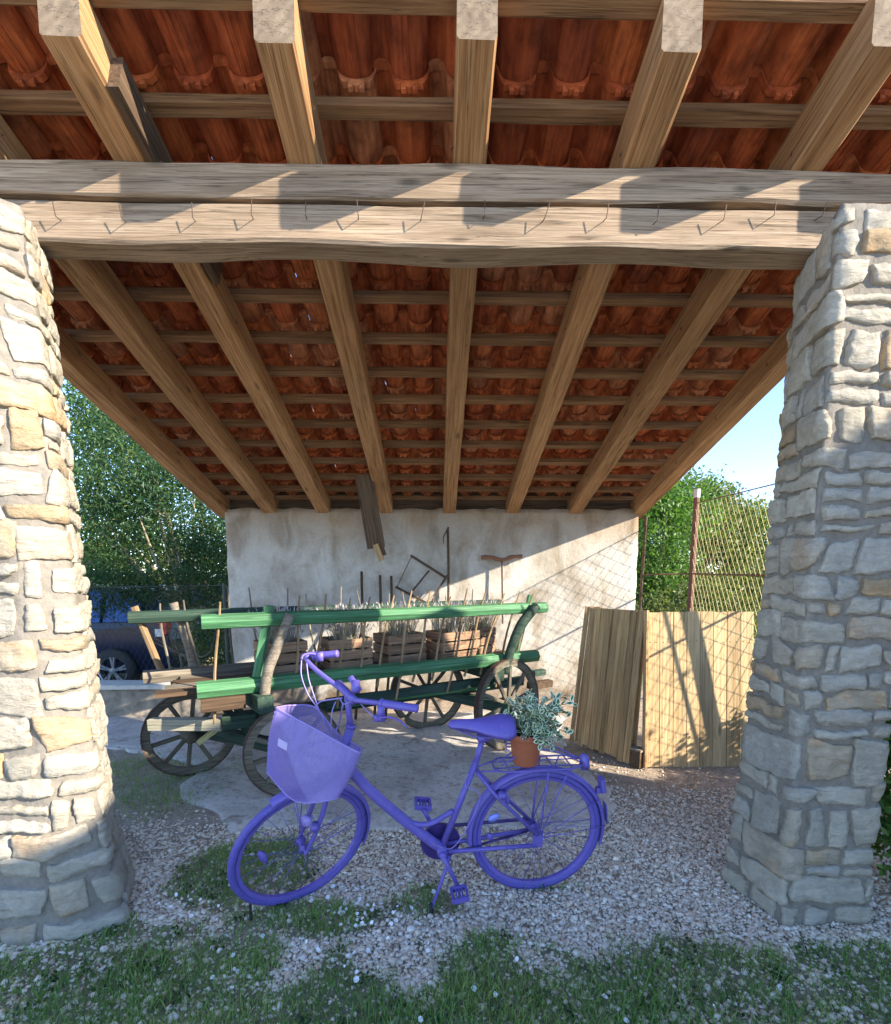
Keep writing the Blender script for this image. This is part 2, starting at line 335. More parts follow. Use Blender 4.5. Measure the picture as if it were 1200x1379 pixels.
# ------------------------------------------------------------------ stone pillars
def perim(poly, n=240):
    P = [Vector((*q, 0)) for q in poly]; L = [0]
    for i in range(len(P)): L.append(L[-1] + (P[(i + 1) % len(P)] - P[i]).length)
    tot = L[-1]; out = []
    for k in range(n):
        s_ = k / n * tot; i = max(j for j in range(len(P)) if L[j] <= s_)
        out.append(P[i].lerp(P[(i + 1) % len(P)], (s_ - L[i]) / (L[i + 1] - L[i])))
    return out, tot
def pillar(name, base, top, H, label, seed, rnd_):
    rr = random.Random(seed)
    pb, tot = perim(base); pt, _ = perim(top); N = len(pb)
    def rounded(P):
        for _ in range(rnd_): P = [(P[i - 1] + P[i] * 2 + P[(i + 1) % N]) / 4 for i in range(N)]
        return P
    pb, pt = rounded(pb), rounded(pt)
    cx_ = sum((p for p in pb), Vector()) / N
    def pos(u, z):
        t = min(max(z / H, -.05), 1.05); s_ = (u / tot * N) % N; i = int(s_); fr = s_ - i; j = (i + 1) % N
        a = pb[i].lerp(pb[j], fr); c_ = pt[i].lerp(pt[j], fr); p = a.lerp(c_, t)
        if z < .42: o_ = (p - cx_); o_.z = 0; p = p + o_.normalized() * (.055 if rnd_ == 3 else .015) * (1 - max(z, 0) / .42) ** 1.6
        return Vector((p.x, p.y, z))
    def nrm(u, z):
        d = pos(u + .012, z) - pos(u - .012, z); k = Vector((d.y, -d.x, 0)).normalized(); return k
    cx = sum((p for p in pb), Vector()) / N
    root = empty(name, (cx.x, cx.y, 0), (0, 0, 0), label, 'stone pillar')
    # mortar core
    nu, nz = 110, 90; v = []; f = []
    for j in range(nz + 1):
        z = -.08 + (H + .08) * j / nz
        for i in range(nu):
            u = tot * i / nu; p = pos(u, z); q = p + nrm(u, z) * (.010 * noise.noise(p * 9) + .004 * noise.noise(p * 40)); v.append(q)
    f = [(j * nu + i, j * nu + (i + 1) % nu, (j + 1) * nu + (i + 1) % nu, (j + 1) * nu + i) for j in range(nz) for i in range(nu)]
    f.append(tuple(nz * nu + i for i in range(nu)))
    link('mortar_core', mesh_of(v, f, True), M['mortar'], root)
    z = .0; count = 0
    while z < H - .03:
        h = rr.choice([.075, .10, .12, .135, .15, .165, .19]) * rr.uniform(.92, 1.08)
        if z + h > H - .05: h = H - z
        u = rr.uniform(0, .2); u_end = u + tot
        ph = rr.uniform(0, 99)
        while u < u_end - .05:
            L = rr.uniform(.13, .36)
            if rr.random() < .13: L = rr.uniform(.06, .11)
            if u + L > u_end - .07: L = u_end - u
            cells = [(u, u + L, z, z + h)]
            if h > .13 and L > .1 and rr.random() < .28:
                sp_ = z + h * rr.uniform(.4, .6); cells = [(u, u + L, z, sp_), (u, u + L, sp_, z + h)]
            for (a0, a1, b0, b1) in cells:
                gp = rr.uniform(.004, .010)
                def wv(uu, zz): return .016 * noise.noise(Vector((math.cos(uu / tot * 2 * PI) * 3, math.sin(uu / tot * 2 * PI) * 3, zz * 5 + 7)))
                cs = [(a0 + gp, b0 + gp), (a1 - gp, b0 + gp), (a1 - gp, b1 - gp), (a0 + gp, b1 - gp)]
                jm = min(.026, (a1 - a0) * .16, (b1 - b0) * .2)
                cs = [(p + rr.uniform(-jm, jm), q + rr.uniform(-jm, jm)) for p, q in cs]
                na = max(5, min(30, int((a1 - a0) / .012))); nb = max(5, min(15, int((b1 - b0) / .012)))
                d0 = rr.uniform(.014, .026); sd_ = rr.uniform(0, 100)
                pl = [(rr.uniform(-.22, .22), rr.uniform(-.28, .28), rr.uniform(-.2, 1)) for _ in range(5)]
                vv = []; ref = pos((a0 + a1) / 2, (b0 + b1) / 2)
                ea = 1 - min(.12, .004 / (a1 - a0) * 2); ez = 1 - min(.2, .004 / (b1 - b0) * 2)
                e = [-1, -ea] + [-ea + 2 * ea * i / (na - 3) for i in range(1, na - 3)] + [ea, 1]
                eb = [-1, -ez] + [-ez + 2 * ez * i / (nb - 3) for i in range(1, nb - 3)] + [ez, 1]
                for bb in eb:
                    for aa in e:
                        # round the outline
                        k = .05 * (abs(aa) ** 4) * (abs(bb) ** 4)
                        A, B = aa * (1 - k), bb * (1 - k)
                        s_, t_ = (A + 1) / 2, (B + 1) / 2
                        uu = (cs[0][0] * (1 - s_) + cs[1][0] * s_) * (1 - t_) + (cs[3][0] * (1 - s_) + cs[2][0] * s_) * t_
                        zz = (cs[0][1] * (1 - s_) + cs[1][1] * s_) * (1 - t_) + (cs[3][1] * (1 - s_) + cs[2][1] * s_) * t_
                        ed = max(abs(aa), abs(bb))
                        q = Vector((uu * 16 + sd_, zz * 16, sd_))
                        uu += (.008 * noise.noise(q * 1.6) + .005 * noise.noise(q * 4.5)) * ed; zz += (.008 * noise.noise(q * 1.6 + Vector((9, 3, 1))) + .005 * noise.noise(q * 4.5 + Vector((2, 3, 1)))) * ed + wv(uu, zz)
                        fac = min(px * A * .055 + pz * B * .05 + pc * .012 for px, pz, pc in pl)
                        d = d0 + fac + .006 * noise.noise(q * .9) - .009 * abs(noise.noise(q * 1.25 + Vector((4, 0, 9)))) + .005 * noise.noise(q * 2.6) + .002 * noise.noise(q * 7)
                        d = max(d, .008)
                        if abs(aa) > .99 or abs(bb) > .99: d = -.012
                        elif abs(aa) > .88 or abs(bb) > .8: d *= .92
                        vv.append(pos(uu, zz) + nrm(uu, zz) * d - ref)
                ff = [(j * na + i, j * na + i + 1, (j + 1) * na + i + 1, (j + 1) * na + i) for j in range(len(eb) - 1) for i in range(len(e) - 1)]
                sme = mesh_of(vv, ff, True); sme.polygons.foreach_set('use_smooth', [not (j in (0, len(eb) - 2) or i in (0, len(e) - 2)) for j in range(len(eb) - 1) for i in range(len(e) - 1)])
                link('stone', sme, M['stone'], root, Matrix.Translation(ref)); count += 1
            u += L
        z += h
    print(name, 'stones', count)
    return root
pillar('stone_pillar', [(-2.42, 2.03), (-1.66, 2.03), (-1.51, 2.13), (-1.70, 2.47), (-2.42, 2.56)], [(-2.42, 2.06), (-1.80, 2.06), (-1.68, 2.16), (-1.87, 2.52), (-2.42, 2.56)], 3.10,
       'sunlit cream stone pillar carrying the left end of the long wooden beam', 3, 3)
pillar('stone_pillar', [(1.60, 2.05), (1.98, 2.05), (2.06, 2.42), (1.53, 2.37)], [(1.64, 2.09), (2.16, 2.09), (2.16, 2.6), (1.83, 2.6)], 3.105,
       'half shaded square stone pillar carrying the right end of the beam', 8, 1)

# ------------------------------------------------------------------ roof
SL = .3074
def zr(y): return 2.345 + SL * (6 - y)                   # underside of the rafters
def beam_mesh(L, w_, h_, seg=.12, wob=.006, seed=0, low=.0, caps=0):
    n = max(2, int(L / seg)); v = []
    ch = min(w_, h_) * .07
    for i in range(n + 1):
        x = L * i / n
        o = [wob * noise.noise(Vector((x * 2.2, k * 7.3 + seed, seed * 1.7))) for k in range(8)]
        lo = low * noise.noise(Vector((x * 1.3, seed, 5))); hi = low * noise.noise(Vector((x * 1.1 + 9, seed, 2)))
        ww, hh = w_ / 2, h_ / 2
        for k, (a, b_) in enumerate(((-ww, -hh + ch), (-ww, hh - ch), (-ww + ch, hh), (ww - ch, hh), (ww, hh - ch), (ww, -hh + ch), (ww - ch, -hh), (-ww + ch, -hh))):
            v.append((x, a + o[k], b_ + o[(k + 3) % 8] + (hi if b_ > 0 else lo)))
    f = [(i * 8 + k, (i + 1) * 8 + k, (i + 1) * 8 + (k + 1) % 8, i * 8 + (k + 1) % 8) for i in range(n) for k in range(8)]
    f += [tuple(range(8)), tuple(n * 8 + k for k in range(7, -1, -1))]
    return mesh_of(v, f, False, [0] * (len(f) - 2) + [caps, caps])
def frame(p0, p1, up=(0, 0, 1)):
    p0, p1 = Vector(p0), Vector(p1); x = (p1 - p0).normalized(); z = Vector(up); y = z.cross(x).normalized(); z = x.cross(y)
    return Matrix((( x.x, y.x, z.x, p0.x), (x.y, y.y, z.y, p0.y), (x.z, y.z, z.z, p0.z), (0, 0, 0, 1))), (p1 - p0).length
_s = [0]
def beam(name, p0, p1, w_, h_, mat, parent=None, up=(0, 0, 1), wob=.006, low=0., seg=.12):
    """timber centred on the line p0-p1 (world), its grain along it"""
    _s[0] += 1; Mx, L = frame(p0, p1, up)
    o = link(name, beam_mesh(L, w_, h_, seg, wob, _s[0], low, 1), [mat, M['endgrain'] if name in ('rafter', 'upper_beam', 'lower_beam') else mat], parent, Mx); return o
roof = empty('tiled_roof', (0, 4, 2.9), (0, 0, 0), 'sloping open tiled roof on wooden rafters and beams above the bicycle and cart', 'roof')
beam('upper_beam', (-2.95, 2.46, 3.372), (2.75, 2.46, 3.382), .16, .148, M['beam'], roof, wob=.008, low=.02, seg=.09)
lb = beam('lower_beam', (-2.6, 2.455, 3.198), (1.85, 2.455, 3.196), .15, .168, M['beam'], roof, wob=.008, low=.018, seg=.09)
for px in (80, 168, 262, 340, 412, 482, 566, 650, 730, 812, 880, 968, 1035, 1098):
    p = at(px, 300 + random.uniform(-5, 3), 2.372); mb = MB()
    a = p + Vector((0, .02, .01)); b_ = p + Vector((.006, -.03, .0)); c_ = b_ + Vector((random.uniform(-.005, .02), -.01, .055))
    mb.tube([a - p, b_ - p, c_ - p], .0022, 5); mb.build('nail', M['iron'], lb, wmat(lb).inverted() @ Matrix.Translation(p))
RX = [-2.62, -2.02, -1.38, -.61, .157, .93, 1.70, 2.50]
RH, RW = .20, .15
upv = Vector((0, SL, 1)).normalized()
for i, x in enumerate(RX):
    y0, y1 = (2.03 + random.uniform(-.015, .015)) - .05, 6.14
    off = upv * (RH / 2)
    p0 = Vector((x + random.uniform(-.01, .02), y0, zr(y0))) + off; p1 = Vector((x, y1, zr(y1))) + off
    if i == 0: p0.x = -2.66
    r_ = beam('rafter', p0, p1, RW, RH, M['rafter'], roof, up=upv, wob=.006)
    for q in r_.data.vertices[:8]: q.co.x -= q.co.z * SL          # plumb cut tail
    Mr = wmat(r_)
    for k_, yb in enumerate([2.40, 2.715, 3.03, 3.34, 3.67, 4.0, 4.315, 4.65, 4.975, 5.28]):
        for sd_ in (-1, 1):
            if (k_ + i) % 3 == 0 and sd_ == (1 if x > .2 else -1): continue
            P = Vector((x + sd_ * (RW / 2 - .004), yb + random.uniform(-.03, .03), zr(yb) + RH * random.uniform(.3, .75))); Q = P + Vector((sd_ * random.uniform(.006, .02), random.uniform(-.02, .02), -random.uniform(.015, .045)))
            mb = MB(); mb.tube([P - P, Q - P], .0028, 4); mb.build('nail', M['iron'], r_, Mr.inverted() @ Matrix.Translation(P))
# short doubled boards beside two rafter tails
for x in (-1.27, 2.62):
    p0 = Vector((x, 2.16, zr(2.16) + .07)); p1 = Vector((x + .01, 3.0, zr(3.0) + .07)); beam('side_board', p0, p1, .045, .15, M['darkwood'], roof, up=upv)
BY = [2.075, 2.40, 2.715, 3.03, 3.34, 3.67, 4.0, 4.315, 4.65, 4.975, 5.28, 5.60, 5.88, 6.13]
for y in BY:
    z = zr(y) + RH / upv.z + .026
    e0 = -2.82 + random.uniform(-.03, .03); e1 = 2.60 + random.uniform(-.03, .05)
    beam('batten', (e0, y, z), (e1, y, z + random.uniform(-.004, .004)), .062, .05, M['batten'], roof, up=upv, wob=.005)
beam('gap_board', (-2.6, 6.17, 2.48), (2.5, 6.17, 2.48), .10, .34, M['darkwood'], roof)  # added dark board stopping the light leak above the wall
# interlocking clay tiles
def tile_mesh(kind=0):
    W, Lg, T = .262, .395, .014; X = []; Z = []
    prof = [(0, .030), (.008, .004), (.026, -.020), (.050, -.032), (.085, -.038), (.120, -.032), (.144, -.020), (.160, .004), (.168, .040), (.180, .068), (.200, .078), (.224, .076), (.246, .054), (.262, .024)]
    ys_ = [0, .03, .2, .36, .372, .395]
    v = []; P = len(prof)
    for yy in ys_:
        for (x, z) in prof:
            lip = -.013 * (1 + .6 * math.sin(x * 95)) if yy >= .372 else 0
            v.append((x, yy, z + (-.004 if yy < .03 else 0) + lip))
        for (x, z) in prof: v.append((x, yy, z + T))
    f = []
    for r in range(len(ys_) - 1):
        a, b_ = r * 2 * P, (r + 1) * 2 * P
        for i in range(P - 1):
            f.append((a + i, b_ + i, b_ + i + 1, a + i + 1)); f.append((a + P + i, a + P + i + 1, b_ + P + i + 1, b_ + P + i))
        f.append((a, a + P, b_ + P, b_)); f.append((a + P - 1, b_ + P - 1, b_ + 2 * P - 1, a + 2 * P - 1))
    for a, fl in ((0, 0), ((len(ys_) - 1) * 2 * P, 1)):
        for i in range(P - 1):
            q = (a + i, a + i + 1, a + P + i + 1, a + P + i); f.append(q if not fl else q[::-1])
    mb = MB(); mb.add(v, f)
    for xx in (.06, .11): mb.box((xx, .385, -.050), (.022, .016, .03))
    mb.box((.085, .17, -.040), (.006, .3, .005)); mb.box((.060, .17, -.036), (.004, .3, .004)); mb.box((.110, .17, -.036), (.004, .3, .004))
    return mesh_of(mb.v, mb.f)
tm = tile_mesh(); tm.materials.append(M['tile'])
CW = .236; ncol = 24; slot = []
for ri, y in enumerate([b_ for b_ in BY]):
    for ci in range(ncol): slot.append((ri, ci, y))
rest_v = []; rest_f = []; nt_ = 0; Rs = math.atan(SL)
tv = [v_.co.copy() for v_ in tm.vertices]; tf = [tuple(p.vertices) for p in tm.polygons]
def tile_matrix(ri, ci, y):
    # local +y runs up the slope, towards the viewer; the head hooks over the batten
    x = -2.86 + ci * CW + .03 * (ri % 1)
    yh = y - .045                         # head just up the slope of its batten
    zt = zr(y) + RH / upv.z + .052 + .054
    tilt = Rs - math.radians(3.6)
    rot = Matrix.Rotation(PI, 4, 'Z') @ Matrix.Rotation(tilt + math.radians(random.uniform(-.5, .5)), 4, 'X')
    head = Vector((x + CW + random.uniform(-.004, .004), yh, zt + (y - yh) * SL))
    return Matrix.Translation(head) @ rot @ Matrix.Rotation(math.radians(random.uniform(-.6, .6)), 4, 'Z') @ Matrix.Translation((0, -.395, 0))
for (ri, ci, y) in slot:
    Mx = tile_matrix(ri, ci, y)
    visible = y < 5.5
    if nt_ < 298 and (ri <= 11 or ci % 2) and ri < 12:
        o = link('roof_tile', tm, None, roof, Mx); nt_ += 1
    else:
        n0 = len(rest_v); rest_v += [Mx @ q for q in tv]; rest_f += [tuple(i + n0 for i in q) for q in tf]
tag(link('far_roof_tiles', mesh_of(rest_v, rest_f), M['tile'], roof), kind='stuff')

# ------------------------------------------------------------------ rear wall
def wall_mesh(x0, x1, y0, y1, ztop, step=.07, amp=.006):
    nxx = int((x1 - x0) / step); nz = int(ztop / step); v = []; f = []
    for j in range(nz + 1):
        for i in range(nxx + 1):
            x = x0 + (x1 - x0) * i / nxx; z = -.05 + (ztop + .05) * j / nz
            if j == nz: z += .022 * noise.noise(Vector((x * 5, 0, 0))) + .012 * noise.noise(Vector((x * 17, 0, 0)))
            e = (.012 * noise.noise(Vector((0, 5, z * 5))) if i in (0, nxx) else 0)
            v.append((x + e, y0 + amp * noise.noise(Vector((x * 2, 1, z * 2))) + amp * .6 * noise.noise(Vector((x * 9, 1, z * 9))), z))
    A = len(v); v += [(p[0], y1, p[2]) for p in v]; w1 = nxx + 1
    for j in range(nz):
        for i in range(nxx):
            q = (j * w1 + i, j * w1 + i + 1, (j + 1) * w1 + i + 1, (j + 1) * w1 + i); f.append(q); f.append(tuple(k + A for k in q[::-1]))
    for i in range(nxx): q = nz * w1; f.append((q + i, q + i + 1, q + i + 1 + A, q + i + A))
    for j in range(nz):
        for i, fl in ((0, 0), (nxx, 1)):
            q = (j * w1 + i, (j + 1) * w1 + i, (j + 1) * w1 + i + A, j * w1 + i + A); f.append(q if not fl else q[::-1])
    return mesh_of(v, f, True)
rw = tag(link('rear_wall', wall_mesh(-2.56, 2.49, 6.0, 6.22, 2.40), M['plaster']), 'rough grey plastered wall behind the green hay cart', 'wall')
# low wall at the left
m = simple('old_concrete', (.26, .22, .17), .95, 0, .5, 9, .8); M['oldconc'] = m
lw = empty('low_wall', (-4.2, 5.5, 0), (0, 0, 0), 'low dirty concrete wall with a pale flat top left of the cart', 'low wall')
link('wall_body', wall_mesh(-6.6, -2.57, 5.42, 5.62, .31, .09, .012), M['oldconc'], lw)
beam('coping', (-6.6, 5.51, .345), (-2.58, 5.51, .345), .28, .05, simple('pale_concrete', (.52, .50, .45), .9, 0, .2, 12, .4), lw, wob=.006)

# ------------------------------------------------------------------ hay cart
A_ = at(265, 930, 3.27); B_ = at(720, 885, 4.62); cang = math.atan2(B_.y - A_.y, B_.x - A_.x); CL = Vector((B_.x - A_.x, B_.y - A_.y, 0)).length
cart = empty('hay_cart', (A_.x, A_.y, 0), (0, 0, cang), 'old wooden four wheeled hay cart with green painted side rails and slanting rods', 'cart')
CM = wmat(cart)
def cpt(x, y, z): return CM @ Vector((x, y, z))
ZB, ZT = A_.z, at(275, 838, 3.30).z
def rail(name, p0, p1, r, mat, parent=cart):
    Mx, L = frame(cpt(*p0), cpt(*p1)); mb = MB(); n = 9
    mb.tube([(L * i / n, 0, .006 * noise.noise(Vector((i * .5, p0[1], p0[2])))) for i in range(n + 1)], [r * (1 - .02 * (i % 2)) for i in range(n + 1)], 7)
    return mb.build(name, mat, parent, Mx, local=False)
rail('bottom_rail', (0, 0, ZB), (CL + .02, 0, ZB), .062, M['cartgreen'])
rail('top_rail', (.05, 0, ZT), (CL + .12, 0, ZT), .055, M['cartgreen'])
rail('bottom_rail', (-.35, .66, ZB), (CL - .05, .66, ZB), .055, M['greywood'])
rail('top_rail', (-.42, .66, ZT), (CL + .05, .66, ZT), .05, M['cartdark'])
def rod(p0, p1, r, mat, bend=.012, name='rod', n=6):
    Mx, L = frame(cpt(*p0), cpt(*p1), (0, 1, 0)); ph = random.uniform(0, 9); mb = MB()
    mb.tube([(L * i / 7, bend * math.sin(ph + i * .8), bend * math.cos(ph * 2 + i * .6)) for i in range(8)], [r * (1 - .4 * (i / 7) ** 3) for i in range(8)], n)
    return mb.build(name, mat, cart, Mx, local=False)
for i in range(14):
    t = i / 13; x = .12 + (.0 if i == 0 else .55 + (i - 1) * .176)
    if i == 0: x = .12
    lean = .03 + .13 * t
    rod((x - lean, 0, ZB - (.12 if i % 3 else .25)), (x + lean * .55 + .03, random.uniform(-.015, .015), ZT + random.uniform(.13, .2)), .0105, M['stick'])
for i in range(13):
    x = -.22 + i * .235; rod((x + .05, .66, ZB - .15), (x - .06 * (1 if i % 2 else -.3), .66, ZT + random.uniform(.1, .22)), .010, M['greywood'])
# stanchions
beam('stanchion', cpt(.38, .03, ZB - .03), cpt(.50, .03, ZT + .10), .05, .07, M['cartgreen'], cart, up=(0, 1, 0))
beam('stanchion', cpt(CL - .22, .05, ZB - .05), cpt(CL - .02, .05, ZT + .12), .05, .07, M['cartgreen'], cart, up=(0, 1, 0))
def curved(name, pts, r, mat, fl=.75):
    P = smooth_path([cpt(*p) for p in pts], 5); o = P[0]; mb = MB()
    mb.tube([p - o for p in P], [r * (1 + .1 * noise.noise(p * 4)) for p in P], 8, flat=fl); return mb.build(name, mat, cart, Matrix.Translation(o), True, local=False)
curved('curved_stanchion', [(.42, -.09, ZB - .10), (.45, -.10, ZB + .1), (.53, -.10, ZB + .3), (.62, -.09, ZT + .04)], .038, M['greywood'])
curved('curved_stanchion', [(CL - .42, -.09, ZB - .12), (CL - .36, -.10, ZB + .1), (CL - .24, -.10, ZB + .33), (CL - .06, -.09, ZT + .03)], .045, M['cartdark'])
curved('curved_stanchion', [(.0, .72, ZB - .05), (-.03, .73, ZB + .2), (-.12, .72, ZT + .1)], .035, M['greywood'])
beam('stanchion', cpt(-.22, .7, ZB), cpt(-.38, .7, ZT + .08), .03, .05, M['stick'], cart, up=(0, 1, 0))
for k, yy in enumerate((.10, .25, .40, .55)):
    beam('bed_plank', cpt(-.25 + .05 * k, yy, ZB - .02), cpt(CL - .05, yy, ZB - .02), .135, .03, M['greywood'] if k % 2 else M['darkwood'], cart)
# bolsters, axles, pole beams
beam('bolster', cpt(.42, -.17, ZB - .115), cpt(.25, .8, ZB - .115), .11, .12, M['cartdark'], cart)
beam('bolster_plate', cpt(.02, -.02, ZB - .10), cpt(.30, -.02, ZB - .10), .10, .09, M['darkwood'], cart)
beam('bolster', cpt(CL - .5, -.13, ZB - .12), cpt(CL - .55, .8, ZB - .12), .10, .11, M['cartdark'], cart)
beam('axle', cpt(.62, -.2, .35), cpt(-.08, .8, .36), .09, .09, M['cartdark'], cart)
beam('axle', cpt(2.50, -.2, .40), cpt(2.14, .85, .40), .09, .1, M['cartdark'], cart)
beam('perch', cpt(.2, .33, .50), cpt(CL + .1, .33, .50), .09, .09, M['cartdark'], cart)
beam('side_beam', cpt(.9, .06, .60), cpt(CL - .35, .06, .62), .05, .075, M['cartdark'], cart)
beam('side_beam', cpt(1.0, .2, .54), cpt(CL - .45, .12, .56), .04, .06, M['cartgreen'], cart)
beam('rear_beam', cpt(CL + .02, .1, .62), cpt(CL + .22, .12, .62), .06, .06, M['cartdark'], cart)
beam('rear_beam', cpt(CL + .1, .2, .47), cpt(CL + .38, .2, .47), .08, .07, M['darkwood'], cart)
p0, p1 = at(203, 975, 3.45), at(300, 975, 3.42)
beam('shaft_timber', p0, p1, .075, .085, wood('pale_timber', (.4, .36, .25), (.55, .51, .38), (.62, .58, .46)), cart)
beam('shaft_timber', p1 + Vector((.0, .0, .01)), at(345, 968, 3.5), .09, .10, M['cartdark'], cart)
beam('strut', at(268, 1000, 3.55), at(300, 975, 3.45), .04, .03, wood('yellow_worn_paint', (.4, .36, .14), (.52, .48, .22), (.6, .55, .3)), cart, up=(0, 1, 0))
beam('hanging_chain_bar', at(315, 940, 3.6), at(332, 985, 3.65), .05, .05, M['cartdark'], cart, up=(0, 1, 0))
def cart_wheel(c, r, yaw, roll=0.):
    rt_ = empty('wheel'); rt_.parent = cart
    rt_.matrix_basis = CM.inverted() @ (Matrix.Translation(c) @ Matrix.Rotation(yaw, 4, 'Z') @ Matrix.Rotation(roll, 4, 'X'))
    L_ = Matrix.Identity(4)
    def ring(ro, ri, h, name, mat, n=40):
        mb = MB(); v = []; 
        for k in range(n):
            a = 2 * PI * k / n; cs, sn = math.cos(a), math.sin(a); jr = .002 * math.sin(k * 3.1)
            v += [(ro * cs, -h, ro * sn), (ro * cs, h, ro * sn), ((ri + jr) * cs, h, (ri + jr) * sn), ((ri + jr) * cs, -h, (ri + jr) * sn)]
        f = [(4 * k + i, 4 * ((k + 1) % n) + i, 4 * ((k + 1) % n) + (i + 1) % 4, 4 * k + (i + 1) % 4) for k in range(n) for i in range(4)]
        mb.add(v, f); return mb.build(name, mat, rt_, L_)
    ring(r, r - .012, .026, 'iron_tyre', M['iron']); ring(r - .0125, r - .065, .022, 'rim', M['wheelwood'])
    mb = MB(); mb.lathe([(0, -.14), (.035, -.14), (.045, -.12), (.05, -.06), (.075, -.045), (.08, 0), (.075, .045), (.05, .06), (.045, .1), (0, .1)], 'y', 16)
    mb.build('hub', M['wheelwood'], rt_, L_, True)
    for k in range(10):
        a = 2 * PI * k / 10 + .2; d = Vector((math.cos(a), 0, math.sin(a))); Mx, L = frame(d * .07, d * (r - .06), (0, 1, 0))
        link('spoke', beam_mesh(L, .032, .024, .1, .002, k), M['wheelwood'], rt_, Mx, True)
    return rt_
yw = cang
cart_wheel(cpt(-.05, .62, .345), .345, cang + .05)
cart_wheel(cpt(.60, -.16, .345), .345, cang - .10, -.03)
cart_wheel(cpt(2.14, .75, .40), .40, cang - .15)
cart_wheel(cpt(2.53, -.12, .42), .42, cang + .22, -.04)

# crates and lavender on the cart bed
def crate(c, yaw, L, D, H, label, tilt=0.):
    r = empty('crate', c, (tilt, 0, yaw), label, 'crate', 'wooden slatted crates on the cart'); W_ = wmat(r)
    def bx(nm, p0, p1, w_, h_, up=(0, 0, 1)): beam(nm, W_ @ Vector(p0), W_ @ Vector(p1), w_, h_, M['crate'], r, up=W_.to_3x3() @ Vector(up), wob=.002, seg=.3)
    for sx in (-1, 1):
        for sy in (-1, 1): bx('corner_post', (sx * (L / 2 - .02), sy * (D / 2 - .02), .012), (sx * (L / 2 - .02), sy * (D / 2 - .02), H - .01), .03, .03, (0, 1, 0))
    nS = 3; sh = H / nS * .82
    for k in range(nS):
        z = .01 + sh / 2 + k * H / nS
        for sy in (-1, 1): bx('slat', (-L / 2, sy * (D / 2 + .003), z), (L / 2, sy * (D / 2 + .003), z), .009, sh)
        for sx in (-1, 1): bx('slat', (sx * (L / 2 + .003), -D / 2 + .001, z), (sx * (L / 2 + .003), D / 2 - .001, z), .009, sh)
    for k in range(4): bx('slat', (-L / 2, -D / 2 + D * (k + .5) / 4, .006), (L / 2, -D / 2 + D * (k + .5) / 4, .006), D / 4 * .8, .009)
    return r
def tufts(name, base, n, h, spread, mat, label, cat, group=None, lean=.5, wd=.006, heads=True):
    V = []; T = []; R = []
    for i in range(n):
        a = random.uniform(0, 2 * PI); r0 = random.random() * spread * .4; hh = h * random.uniform(.6, 1.1); l = lean * random.random() * hh
        p = Vector((r0 * math.cos(a), r0 * math.sin(a), 0)); q = p + Vector((math.cos(a) * l, math.sin(a) * l, hh)); md = p.lerp(q, .5) + Vector((0, 0, hh * .08))
        sd2 = Vector((-math.sin(a + random.uniform(-1, 1)), math.cos(a), 0)).normalized() * wd * .5
        b0 = len(V); rn = random.random()
        V += [p - sd2, p + sd2, md - sd2, md + sd2, q - sd2 * .3, q + sd2 * .3]; T += [(b0, b0 + 1, b0 + 3), (b0, b0 + 3, b0 + 2), (b0 + 2, b0 + 3, b0 + 5), (b0 + 2, b0 + 5, b0 + 4)]; R += [rn * .6] * 6
        if heads:
            b0 = len(V); d = (q - md).normalized(); s3 = sd2.normalized() * .007; q2 = q + d * .05; mm = q + d * .02
            V += [q, mm + s3, mm - s3, q2, mm + Vector((0, 0, .0)) + s3.cross(d) * 1]; T += [(b0, b0 + 1, b0 + 3), (b0, b0 + 3, b0 + 2), (b0, b0 + 4, b0 + 3)]; R += [.6 + .4 * rn] * 5
    o = link(name, np_mesh([tuple(q) for q in V], T, {'rnd': R}), mat, None, Matrix.Translation(base)); return tag(o, label, cat, group)
cspec = [(.62, .36, .34, 'pale slatted crate at the front of the cart beside the green stanchion'),
         (1.14, .30, .36, 'open slatted crate on the cart behind the bicycle handlebar'),
         (1.66, .36, .38, 'weathered crate on the cart directly above the far wheel with dark spokes'),
         (2.18, .30, .42, 'orange brown crate on the cart left of the rear wheel with lit spokes'),
         (2.56, .45, .22, 'small end crate at the rear of the cart beside the curved dark stanchion')]
bedz = ZB - .003
for i, (x, y, L, lab) in enumerate(cspec):
    c = cpt(x, y, bedz); crate(c, cang + random.uniform(-.12, .12), L, .28, .27, lab)
    tufts('lavender_plant', c + Vector((0, 0, .05)), 240, .42, .26, M['lavender'], 'dry spiky lavender in ' + ['the front crate of the cart', 'the crate behind the handlebar', 'the middle crate of the cart', 'the orange brown crate', 'the small end crate of the cart'][i], 'plant', 'lavender plants in the crates')

# ------------------------------------------------------------------ tools along the wall
def tube_thing(name, pts, r, mat, label, cat, n=8, smooth=True, k=6):
    P = smooth_path(pts, k) if len(pts) > 2 else [Vector(p) for p in pts]; o = P[0].copy(); mb = MB()
    rr = [r * (1 + .12 * noise.noise(p * 6)) for p in P]; mb.tube([p - o for p in P], rr, n)
    return tag(mb.build(name, mat, None, Matrix.Translation(o), smooth), label, cat)
for px, yt, yb, lab in ((487, 770, 985, 'thin dark pole leaning on the wall, leftmost of the three above the cart'), (512, 775, 978, 'crooked stick leaning on the wall between two straight poles'), (527, 776, 980, 'short dark pole leaning on the wall nearest the hanging board')):
    a = at(px, yt, 5.93); b_ = at(px - 8, yb, 5.2); b_.z = max(b_.z, .0)
    tube_thing('garden_pole', [a, a.lerp(b_, .4) + Vector((.03, 0, 0)), b_], .016, M['darkwood'], lab, 'pole')
sc = empty('scythe', at(603, 830, 5.9), (0, 0, 0), 'old scythe standing upright against the plastered wall', 'scythe')
